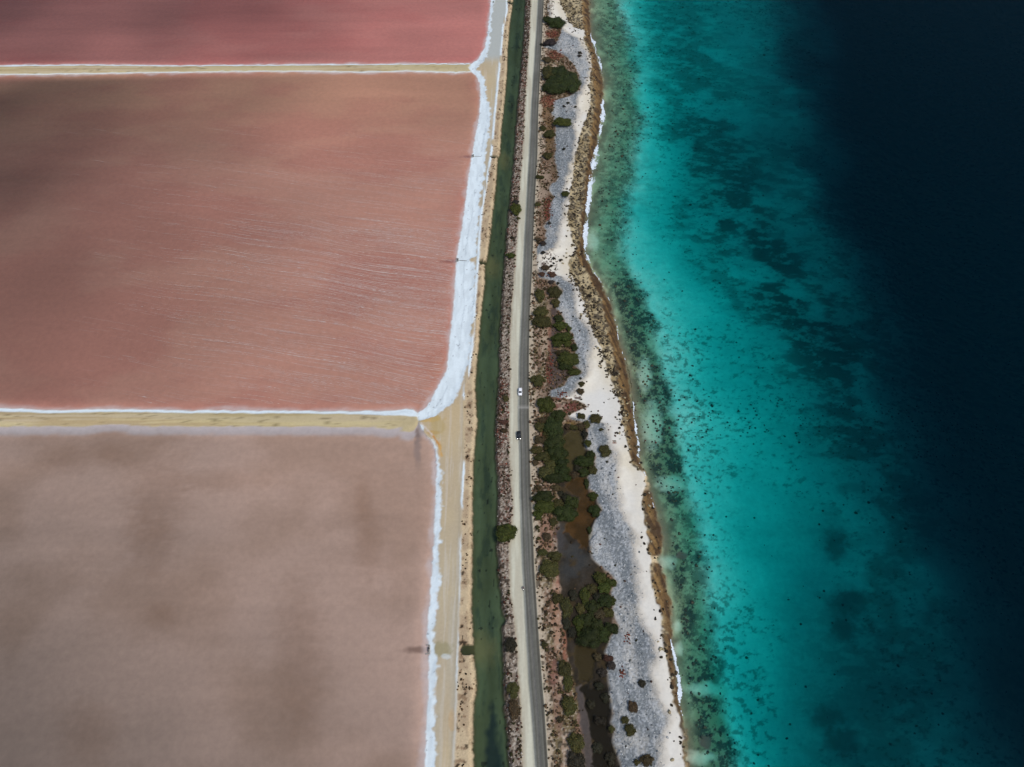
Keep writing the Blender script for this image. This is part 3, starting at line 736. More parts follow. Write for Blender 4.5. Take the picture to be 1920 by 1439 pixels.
# ------------------------------------------------------------------ road
def road():
    m, nt, out = new_mat('worn_asphalt')
    N, L = nt.nodes, nt.links
    p = N.new('ShaderNodeBsdfPrincipled'); L.new(p.outputs[0], out.inputs[0])
    p.inputs['Roughness'].default_value = 0.9; p.inputs['Specular IOR Level'].default_value = 0.15
    uv = N.new('ShaderNodeUVMap'); uv.uv_map = 'UVMap'
    mp = N.new('ShaderNodeMapping'); mp.inputs['Scale'].default_value = (9, 0.02, 1); L.new(uv.outputs[0], mp.inputs[0])
    n1 = N.new('ShaderNodeTexNoise'); n1.inputs['Scale'].default_value = 1.0; n1.inputs['Detail'].default_value = 4; L.new(mp.outputs[0], n1.inputs['Vector'])
    n2 = N.new('ShaderNodeTexNoise'); n2.inputs['Scale'].default_value = 2.5; n2.inputs['Detail'].default_value = 7
    tc = N.new('ShaderNodeTexCoord'); L.new(tc.outputs['Object'], n2.inputs['Vector'])
    n3 = N.new('ShaderNodeTexNoise'); n3.inputs['Scale'].default_value = 0.05; n3.inputs['Detail'].default_value = 3; L.new(tc.outputs['Object'], n3.inputs['Vector'])
    at_ = N.new('ShaderNodeVertexColor'); at_.layer_name = 'Col'
    def mul(a, b, lo, hi):
        mr = N.new('ShaderNodeMapRange'); mr.inputs[1].default_value = 0.3; mr.inputs[2].default_value = 0.7; mr.inputs[3].default_value = lo; mr.inputs[4].default_value = hi
        L.new(b, mr.inputs[0])
        mx = N.new('ShaderNodeMix'); mx.data_type = 'RGBA'; mx.blend_type = 'MULTIPLY'; mx.inputs[0].default_value = 1
        L.new(a, mx.inputs[6]); L.new(mr.outputs[0], mx.inputs[7])
        return mx.outputs[2]
    c = mul(mul(mul(at_.outputs[0], n1.outputs[0], 0.78, 1.22), n2.outputs[0], 0.9, 1.1), n3.outputs[0], 0.85, 1.15)
    L.new(c, p.inputs['Base Color'])
    yy = np.concatenate([[-400, -100, 0], np.arange(30, 660, 1.0), [800, 1500, 3000]])
    t = np.array([0, .04, .09, .16, .25, .38, .5, .62, .75, .84, .92, .97, 1.0])
    prof = np.array([0, .02, .03, .05, .06, .075, .08, .075, .06, .05, .04, .02, 0])
    V, UV, cl = [], [], []
    xl, xr = b_rw(yy), b_re(yy)
    dirt, mid, trk, dark = lin(170, 169, 150), lin(104, 103, 95), lin(92, 92, 84), lin(82, 80, 72)
    cols = [lin(178, 176, 156), lin(166, 165, 148), lin(142, 143, 133), lin(116, 118, 111), trk, mid, lin(98, 97, 92), trk, mid, dark, dark, lin(104, 102, 92), lin(150, 142, 122)]
    for i, y in enumerate(yy):
        for k, a in enumerate(t):
            V.append((xl[i] + (xr[i] - xl[i]) * a, y, 1.24 + prof[k] + 0.03)); UV.append((a, y))
            cl.append(cols[k] * (1 + 0.08 * random.uniform(-1, 1)))
    n = len(t)
    F = [(i * n + k, i * n + k + 1, (i + 1) * n + k + 1, (i + 1) * n + k) for i in range(len(yy) - 1) for k in range(n - 1)]
    cl = np.array(cl)
    V = np.array(V)
    pxr, pyr = to_px(V[:, 0], np.maximum(V[:, 1], -50), 1.3)
    w = np.exp(-((pyr - 764) / 2.5) ** 2)[:, None]; cl = cl * (1 - 0.7 * w) + lin(150, 148, 140) * 0.7 * w
    me = np_mesh('road', V, np.array(F), cl, True)
    uvl = me.uv_layers.new(name='UVMap')
    li = np.empty(len(me.loops), dtype=np.int32); me.loops.foreach_get('vertex_index', li)
    uvl.data.foreach_set('uv', np.array(UV, dtype=np.float32)[li].ravel())
    o = link('road', me, None, m)
    prop(o, kind='structure')
road()

# ------------------------------------------------------------------ water bodies: closed prisms under their level
def prism(name, left, right, top, bottom, mat):
    """left, right: lists of (x, y) of equal length running the same way"""
    n = len(left)
    V = [(x, y, top) for x, y in left] + [(x, y, top) for x, y in right] + [(x, y, bottom) for x, y in left] + [(x, y, bottom) for x, y in right]
    F = []
    for i in range(n - 1):
        F.append((i, n + i, n + i + 1, i + 1))
        F.append((2 * n + i, 2 * n + i + 1, 3 * n + i + 1, 3 * n + i))
        F.append((i, i + 1, 2 * n + i + 1, 2 * n + i))
        F.append((n + i, 3 * n + i, 3 * n + i + 1, n + i + 1))
    F.append((0, 2 * n, 3 * n, n)); F.append((n - 1, 2 * n - 1, 4 * n - 1, 3 * n - 1))
    me = bpy.data.meshes.new(name); me.from_pydata(V, [], F); me.update()
    bm = bmesh.new(); bm.from_mesh(me); bmesh.ops.recalc_face_normals(bm, faces=bm.faces); bm.to_mesh(me); bm.free()
    o = link(name, me, None, mat)
    prop(o, kind='structure')
    return o


M_sea = water_mat('sea_water', (1.0, 0.163, 0.143), k=0.16, rough=0.16, body=(0.0, 0.24, 0.42), share=0.026)
M_brine = water_mat('pink_brine', (0.35, 0.31, 0.29), wave=(0.5, 1.8), bump=0.10, k=0.28, rough=0.2)
M_canal = water_mat('green_canal_water', (0.22, 0.20, 0.17), k=0.22, bump=0.03, rough=0.1)
M_pond = water_mat('murky_pond_water', (0.5, 0.5, 0.6), k=0.22, bump=0.03, rough=0.1)
yy = np.concatenate([[-2200], np.arange(20, 680, 6.0), [4200]])
prism('sea', [(b_shore(y) - 7, y) for y in yy], [(4500, y) for y in yy], 0.0, -160, M_sea)
prism('canal_water', [(b_canw(y) - 6, y) for y in yy], [(b_cane(y) + 2.5, y) for y in yy], ZC, -4, M_canal)
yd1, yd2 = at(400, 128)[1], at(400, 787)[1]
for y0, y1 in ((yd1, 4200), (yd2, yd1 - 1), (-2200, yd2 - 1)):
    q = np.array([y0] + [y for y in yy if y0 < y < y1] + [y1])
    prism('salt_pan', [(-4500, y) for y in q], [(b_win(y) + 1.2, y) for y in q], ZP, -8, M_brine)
for P in (POND1, POND2, POND3, POND4):
    c = np.mean(P, 0)
    w = [at(c[0] + (x - c[0]) * 1.12, c[1] + (y - c[1]) * 1.12) for x, y in P]
    wy = np.array([a[1] for a in w]); wx = np.array([a[0] for a in w]); cx = wx.mean()
    q = np.linspace(wy.min(), wy.max(), 16)
    L_, R_ = [], []
    for y in q:
        xsn = []
        for (ax, ay), (bx, by) in zip(w, w[1:] + w[:1]):
            if (ay - y) * (by - y) <= 0 and ay != by: xsn.append(ax + (bx - ax) * (y - ay) / (by - ay))
        L_.append((min(xsn) - .3, y)); R_.append((max(xsn) + .3, y))
    prism('pond', L_, R_, ZPOND, -1, M_pond)

# ------------------------------------------------------------------ scattered stuff: stones, tufts, coral, foam
def ico(sub=1):
    bm = bmesh.new(); bmesh.ops.create_icosphere(bm, subdivisions=sub, radius=1)
    V = np.array([v.co[:] for v in bm.verts]); F = np.array([[v.index for v in f.verts] for f in bm.faces]); bm.free()
    return V, F


ICV, ICF = ico(1)


def scatter(name, pts, rad, flat, cols, mat, rough=0.35, sink=0.3, elong=0.4):
    """many small lumps joined into one object of stuff"""
    n = len(pts)
    if n == 0: return
    k = len(ICV)
    noise = 1 + rough * rng.uniform(-1, 1, (n, k, 1))
    sx = 1 + elong * rng.uniform(-1, 1, (n, 1, 1))
    V = ICV[None] * noise
    ang = rng.uniform(0, 6.283, n); ca, sa = np.cos(ang)[:, None], np.sin(ang)[:, None]
    x = V[:, :, 0] * sx[:, :, 0]; y = V[:, :, 1]
    V = np.stack([x * ca - y * sa, x * sa + y * ca, V[:, :, 2] * flat], -1) * rad[:, None, None]
    V += pts[:, None, :]
    V[:, :, 2] += (rad * flat * (1 - sink))[:, None]
    F = (ICF[None] + (np.arange(n) * k)[:, None, None]).reshape(-1, 3)
    c = np.repeat(cols, k, 0)
    o = link(name, np_mesh(name, V.reshape(-1, 3), F, c), None, mat)
    prop(o, kind='stuff')
    return o


# candidate cells weighted by area
dxg = np.gradient(gx)[None, :]; dyg = np.gradient(gy)[:, None]
AREA = dxg * dyg * ((Y > 12) & (Y < 640) & (X > -420) & (X < 420))


def pick(density, zoff=0.0):
    """random points, density per square metre"""
    lam = density * AREA
    n = rng.poisson(np.clip(lam, 0, 3))
    i, j = np.nonzero(n)
    r = np.repeat(np.arange(len(i)), n[i, j])
    i, j = i[r], j[r]
    x = gx[j] + rng.uniform(-.5, .5, len(j)) * dxg[0, j]; y = gy[i] + rng.uniform(-.5, .5, len(i)) * dyg[i, 0]
    return np.stack([x, y, zat(x, y) + zoff], 1), i, j


def tint(n, *cs, amp=0.25):
    cs = np.array([lin(*c) for c in cs])
    return cs[rng.integers(0, len(cs), n)] * (1 + amp * rng.uniform(-1, 1, (n, 1)))


M_stone = ground_mat('coral_stone', nscale=3, namp=0.2, bump=0.0)
M_tuft = ground_mat('dry_scrub_leaves', nscale=5, namp=0.35, bump=0.6, bscale=9)
M_coral = ground_mat('coral_heads', nscale=2, namp=0.35, bump=0.0)
dry = (Z > 0.35)
clus = fbm(X, Y, 4.5, seed=201)
# stones on the rubble bank
P, i, j = pick(rb * 0.85)
scatter('bank_rubble', P, rng.uniform(.12, .28, len(P)), .6, tint(len(P), (178, 170, 156), (138, 128, 114), (66, 56, 46), (60, 50, 40)), M_stone)
P, i, j = pick(rb * 0.50 * ss(clus - 0.42, 0.2))
scatter('bank_scrub', P, rng.uniform(.25, .6, len(P)), .6, tint(len(P), (58, 48, 34), (78, 52, 42), (52, 52, 30)), M_tuft)
# west bank tufts
P, i, j = pick(tb * (canal < -0.6) * (dCE < 0) * 0.30 * ss(clus - 0.56, 0.12) * (1 - ss(dCW, 1)))
scatter('salt_tolerant_tufts', P, rng.uniform(.18, .5, len(P)), .5, tint(len(P), (70, 56, 40), (46, 40, 28), (110, 84, 60)), M_tuft)
# verge and scrub
P, i, j = pick(sm_ * (pond_w < 0.1) * (0.16 + 0.42 * ss(NM - 0.46, 0.14)) * (1 - 0.97 * mud))
scatter('dry_scrub', P, rng.uniform(.25, .7, len(P)), .6, tint(len(P), (88, 70, 50), (66, 60, 36), (58, 48, 34), (112, 88, 68)), M_tuft)
redz = np.maximum.reduce([blob(px, py, rx, ry, 0.8) for (px, py, rx, ry) in [(1027, 395, 8, 26), (1035, 65, 12, 7), (1040, 105, 14, 8), (1070, 764, 16, 8), (1053, 742, 10, 7), (1030, 690, 6, 30), (1028, 192, 13, 11), (1034, 518, 10, 6), (1175, 1203, 6, 12), (1166, 1262, 5, 14)]])
P, i, j = pick(np.clip(redz * (Z > .5) * 1.2 + redb * rb * 0.16, 0, 2) * dry)
scatter('red_saltwort', P, rng.uniform(.22, .5, len(P)), .5, tint(len(P), (104, 54, 44), (122, 70, 56), (86, 56, 44)), M_tuft)
# tufts on sand
vs_ = np.maximum.reduce([blob(*b, 0.8) for b in [(1030, 12, 9, 14), (1052, 203, 16, 10), (1030, 500, 16, 30), (1068, 215, 10, 8), (1052, 263, 16, 6), (1036, 525, 10, 8), (1075, 60, 12, 5), (1088, 90, 8, 20), (1095, 130, 6, 20)]])
P, i, j = pick(vs_ * bm * 0.18 + bm * 0.006 * ss(at(1100, 735)[1] - Y, 5) * ss(Y - at(1100, 825)[1], 5) * 8 + bm * 0.006 + 0.012 * gm)
scatter('beach_tufts', P, rng.uniform(.2, .55, len(P)), .5, tint(len(P), (60, 46, 38), (84, 58, 50), (50, 50, 34)), M_tuft)
# coral rubble ridge
P, i, j = pick(gm * 0.50 * (0.3 + 1.2 * ss(storm - 0.45, 0.3)))
scatter('coral_rubble', P, rng.uniform(.12, .42, len(P)) * (.6 + .6 * rng.random(len(P)) ** 2), .6, tint(len(P), (176, 178, 176), (150, 153, 152), (100, 106, 108), (120, 125, 126)), M_stone)
# dark pitted stones along the ironshore
line = np.exp(-((dR1 - 1.0) / 3.0) ** 2)
strong = 0.25 + ss(at(1100, 470)[1] - Y, 10) * ss(Y - at(1170, 850)[1], 10) * 1.0
P, i, j = pick(np.clip(line * ss(clus - 0.46, 0.10) * 0.9 * strong + (1 - brown) * rm * (1 - S_) * 0.35 * ss(NM - .45, .2), 0, 1.2) * (Z > .05))
scatter('shore_rubble', P, rng.uniform(.22, .75, len(P)), .5, tint(len(P), (58, 52, 42), (84, 74, 56), (46, 40, 32), (150, 138, 110)), M_stone, rough=0.45)
# coral heads on the seabed
P, i, j = pick(np.clip(bandA * 0.30 * reefN * (Z < -.2) + reefB * dens * 0.012 * (SD < 9) + dots * 0.02 * (u > 1.1) * (SD < 7), 0, 1) * S_)
scatter('coral_heads', P, rng.uniform(.2, .7, len(P)) * (0.7 + .7 * rng.random(len(P)) ** 4), .35, tint(len(P), (60, 56, 40), (76, 70, 48), (52, 52, 40), amp=.3), M_coral, rough=.45)


def foam_sheet():
    """broken white surf along the water's edge"""
    m = plain_mat('surf_foam', (0.62, 0.69, 0.74), rough=0.9, spec=0.2, var=0.2)
    ky = np.array([0, 60, 74, 80, 86, 105, 112, 126, 140, 186, 192, 215, 240, 262, 285, 295, 310, 350, 420, 470, 478, 488, 505, 518, 525, 532, 538, 600, 640, 655, 690, 735, 750, 765, 775, 800, 830, 850, 870, 892, 900, 926, 936, 948, 962, 1198, 1206, 1225, 1250, 1280, 1310, 1340, 1362, 1380, 1439])
    kw = np.array([0, 0, 1, 5, 1, 1, 5, 2, 0, 0, 3, 5.5, 4, 1, 4, 6, 6.5, 5, 5, 5, 6, 5, 2.2, .6, 2.5, 4, .3, .3, .9, .7, .2, .3, 2.4, 3.6, 2, 3.4, 3.2, 4.6, 3.6, 2, 0, .3, 3.5, 2.5, 0, 0, 2, 4, 4, 6, 6, 5, 3, 0, 0])
    fs = 0.3
    Yg = np.arange(at(0, 1439)[1], at(0, 0)[1], fs)
    V, F = [], []
    Tg = np.arange(-2.5, 7, fs)
    A, B_ = np.meshgrid(Tg, Yg)
    _, py = to_px(0 * B_, B_, 0)
    wid = np.interp(py, ky, kw) * np.where(py < 520, 1.35, 1.0) * np.array([mpp(p) for p in range(0, 1441)])[np.clip(py, 0, 1440).astype(int)]
    xs_ = b_shore(B_) + A
    n1 = fbm(xs_, B_, 1.8, 2.6, seed=301, oct=5, gain=0.8); n2 = fbm(xs_, B_, .9, .9, seed=302, oct=3)
    c0 = wid * 0.35 + 1.6 * (vn(xs_, B_, 30, 6, seed=304) - 0.5)
    thr = np.where(py > 700, 0.68, 0.5)
    e = np.abs(A - c0) / np.maximum(wid * 0.62, 1e-3)
    f = (1 - e) + 2.1 * (n1 - 0.5)
    ring = np.abs(n2 - 0.5) < 0.10
    lace = vn(xs_, B_, 3.5, 7, seed=303)
    on = (wid > 0.08) & ((f + 1.3 * (lace - 0.5) + 0.8 * (n2 - 0.5) > thr) | ((f > 0.0) & ring & (lace > 0.4)))
    zz = 0.06 + 0.16 * np.clip(f, 0, 1) * n2
    zz = np.maximum(zz, zat(xs_, B_) + 0.05)
    n_, m_ = A.shape
    id_ = np.arange(n_ * m_).reshape(n_, m_)
    q = np.stack([id_[:-1, :-1], id_[:-1, 1:], id_[1:, 1:], id_[1:, :-1]], -1)[on[:-1, :-1]]
    uq, inv = np.unique(q, return_inverse=True)
    VV_ = np.stack([xs_, B_, zz], -1).reshape(-1, 3)[uq]
    o = link('surf_foam', np_mesh('surf_foam', VV_, inv.reshape(-1, 4), None, True), None, m)
    prop(o, kind='stuff')


foam_sheet()


def streaks():
    """wind rows: long thin wavy ribbons of foam on the middle pan"""
    m = plain_mat('brine_foam', (0.60, 0.46, 0.405), rough=0.9, spec=0.1)
    V, F = [], []
    y_lo, y_hi = at(500, 757)[1], at(500, 190)[1]
    r = random.Random(5)
    ph1, ph2 = 1.3, 4.1
    for k in range(6000):
        y = y_lo - 20 + (y_hi - y_lo + 60) * r.random()
        x = r.uniform(-300, -15)
        px, py = to_px(x, y)
        wgt = min(1, max(0, (px - 110) / 480)) * min(1, max(0.0, (py - 215) / 110)) * (0.55 + 0.45 * (py > 400))
        if r.random() > wgt: continue
        ln = r.uniform(8, 60) * (0.5 + wgt)
        w0 = r.choice((.025, .03, .035, .04, .05, .08)) * r.uniform(.8, 1.2) * (0.35 + 0.65 * wgt)
        slope = -0.21 + r.uniform(-.02, .02)
        prev = None
        n = int(ln / 1.1)
        on = True
        wob = 0
        for q in range(n + 1):
            s_ = q * ln / n
            xx = x + s_
            wob = wob * .9 + r.uniform(-.07, .07)
            yv = y + slope * s_ + 0.9 * math.sin(xx * .045 + y * .02 + ph1) + 0.5 * math.sin(xx * .11 + y * .05 + ph2) + wob
            if xx > b_win(yv) - 0.9 - 1.2 * r.random() or not (y_lo < yv < y_hi): break
            if r.random() < .10: on = not on
            w = w0 * math.sin(math.pi * min(.97, max(.03, q / n))) ** .5 * r.uniform(.5, 1.5)
            if r.random() < .02: w *= 3
            b = len(V)
            V += [(xx, yv - w, ZP + .012), (xx, yv + w, ZP + .018)]
            if prev is not None and (on or r.random() < .35): F.append((prev, b, b + 1, prev + 1))
            prev = b
    o = link('foam_flecks', np_mesh('foam_flecks', np.array(V), np.array(F)), None, m)
    prop(o, kind='stuff')


streaks()

# ------------------------------------------------------------------ shrubs and trees
def leaf_mat():
    m, nt, out = new_mat('leaves')
    N, L = nt.nodes, nt.links
    p = N.new('ShaderNodeBsdfPrincipled'); L.new(p.outputs[0], out.inputs[0])
    p.inputs['Roughness'].default_value = 0.75; p.inputs['Specular IOR Level'].default_value = 0.15
    a = N.new('ShaderNodeVertexColor'); a.layer_name = 'Col'
    oi = N.new('ShaderNodeObjectInfo')
    mx = N.new('ShaderNodeMix'); mx.data_type = 'RGBA'; mx.blend_type = 'MULTIPLY'; mx.inputs[0].default_value = 1
    L.new(oi.outputs['Color'], mx.inputs[6]); L.new(a.outputs[0], mx.inputs[7]); L.new(mx.outputs[2], p.inputs['Base Color'])
    return m


M_leaf = leaf_mat()
M_bark = plain_mat('bark', (0.10, 0.075, 0.05), rough=0.95, spec=0.1, var=0.35)


def crown_mesh(name, seed, lobes, leaves, leaf, flat=0.62):
    """unit crown: lumpy inner mass plus many leaf-sized faces on and around it"""
    r = np.random.default_rng(seed)
    L = [(0, 0, 0.50, 0.62)]
    for k in range(lobes):
        a = k / lobes * 6.283 + r.uniform(-.4, .4); d = r.uniform(.42, .68)
        L.append((d * math.cos(a), d * math.sin(a), r.uniform(.34, .62), r.uniform(.28, .42)))
    V, F, Cc = [], [], []
    iv, if_ = ico(2)
    for (x, y, z, q) in L:
        base = sum(len(v) for v in V)
        nz = 1 + 0.16 * r.uniform(-1, 1, (len(iv), 1))
        v = iv * nz * q * 0.86 * np.array([1, 1, .8]) + np.array([x, y, z])
        v[:, 2] = np.maximum(v[:, 2], 0.06)
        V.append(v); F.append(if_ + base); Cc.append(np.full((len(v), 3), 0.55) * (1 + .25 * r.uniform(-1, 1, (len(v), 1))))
    # leaf triangles
    w = np.array([l[3] ** 2 for l in L]); pick_ = r.choice(len(L), leaves, p=w / w.sum())
    LA = np.array(L)[pick_]
    d = r.normal(size=(leaves, 3)); d /= np.linalg.norm(d, axis=1)[:, None]; d[:, 2] = np.abs(d[:, 2]) * .9 + .0 - .15
    rad = LA[:, 3:4] * (.82 + .42 * r.random((leaves, 1)) ** 1.6)
    c = LA[:, :3] + d * rad * np.array([1, 1, .82]); c[:, 2] = np.maximum(c[:, 2], .05)
    nrm = d + r.normal(size=(leaves, 3)) * .55; nrm /= np.linalg.norm(nrm, axis=1)[:, None]
    t = np.cross(nrm, r.normal(size=(leaves, 3))); t /= np.linalg.norm(t, axis=1)[:, None]; b = np.cross(nrm, t)
    s = leaf * r.uniform(.6, 1.3, (leaves, 1))
    q = np.stack([c - t * s, c + b * s * .55, c + t * s, c - b * s * .55], 1).reshape(-1, 3)
    base = sum(len(v) for v in V)
    ids = (np.arange(leaves) * 4)[:, None] + base
    F.append(np.concatenate([ids + [0, 1, 2], ids + [0, 2, 3]], 0))
    V.append(q)
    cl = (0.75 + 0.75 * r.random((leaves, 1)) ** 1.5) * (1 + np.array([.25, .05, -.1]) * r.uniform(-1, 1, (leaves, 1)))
    Cc.append(np.repeat(cl, 4, 0))
    V = np.concatenate(V); V[:, 2] *= flat / .9
    me = np_mesh(name, V, np.concatenate(F), np.concatenate(Cc))
    me.materials.append(M_leaf)
    return me


def trunk_mesh(seed):
    r = random.Random(seed)
    V, F = [], []
    def limb(p, q, r0, r1, n=6):
        p, q = Vector(p), Vector(q); d = (q - p).normalized(); a = d.orthogonal().normalized(); b = d.cross(a)
        s = len(V)
        for (c, rr) in ((p, r0), (p.lerp(q, .5) + Vector((r.uniform(-.03, .03), r.uniform(-.03, .03), 0)), (r0 + r1) / 2), (q, r1)):
            for k in range(n): V.append(tuple(c + (a * math.cos(k * 6.283 / n) + b * math.sin(k * 6.283 / n)) * rr))
        for l in range(2):
            for k in range(n): F.append((s + l * n + k, s + l * n + (k + 1) % n, s + (l + 1) * n + (k + 1) % n, s + (l + 1) * n + k))
    limb((0, 0, -.08), (0.02, 0, .22), .075, .055)
    for k in range(5):
        a = k * 1.257 + r.uniform(-.3, .3); d = r.uniform(.35, .6)
        limb((0.02, 0, .16), (d * math.cos(a), d * math.sin(a), r.uniform(.3, .45)), .045, .012)
    me = bpy.data.meshes.new('trunk'); me.from_pydata(V, [], F); me.update(); me.materials.append(M_bark)
    return me


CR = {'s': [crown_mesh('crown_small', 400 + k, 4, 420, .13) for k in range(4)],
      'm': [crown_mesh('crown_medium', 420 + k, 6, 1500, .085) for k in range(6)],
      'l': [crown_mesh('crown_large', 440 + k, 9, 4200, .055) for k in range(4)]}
TR = [trunk_mesh(k) for k in range(3)]
TINT = {'green': (.050, .060, .012), 'deep': (.030, .040, .010), 'olive': (.060, .056, .017), 'brown': (.066, .049, .024), 'dark': (.032, .030, .018), 'rust': (.090, .046, .030), 'purple': (.048, .038, .032)}
WORD = {'green': 'green', 'deep': 'dark green', 'olive': 'olive green', 'brown': 'brownish', 'dark': 'blackish', 'rust': 'rusty red', 'purple': 'purplish grey'}
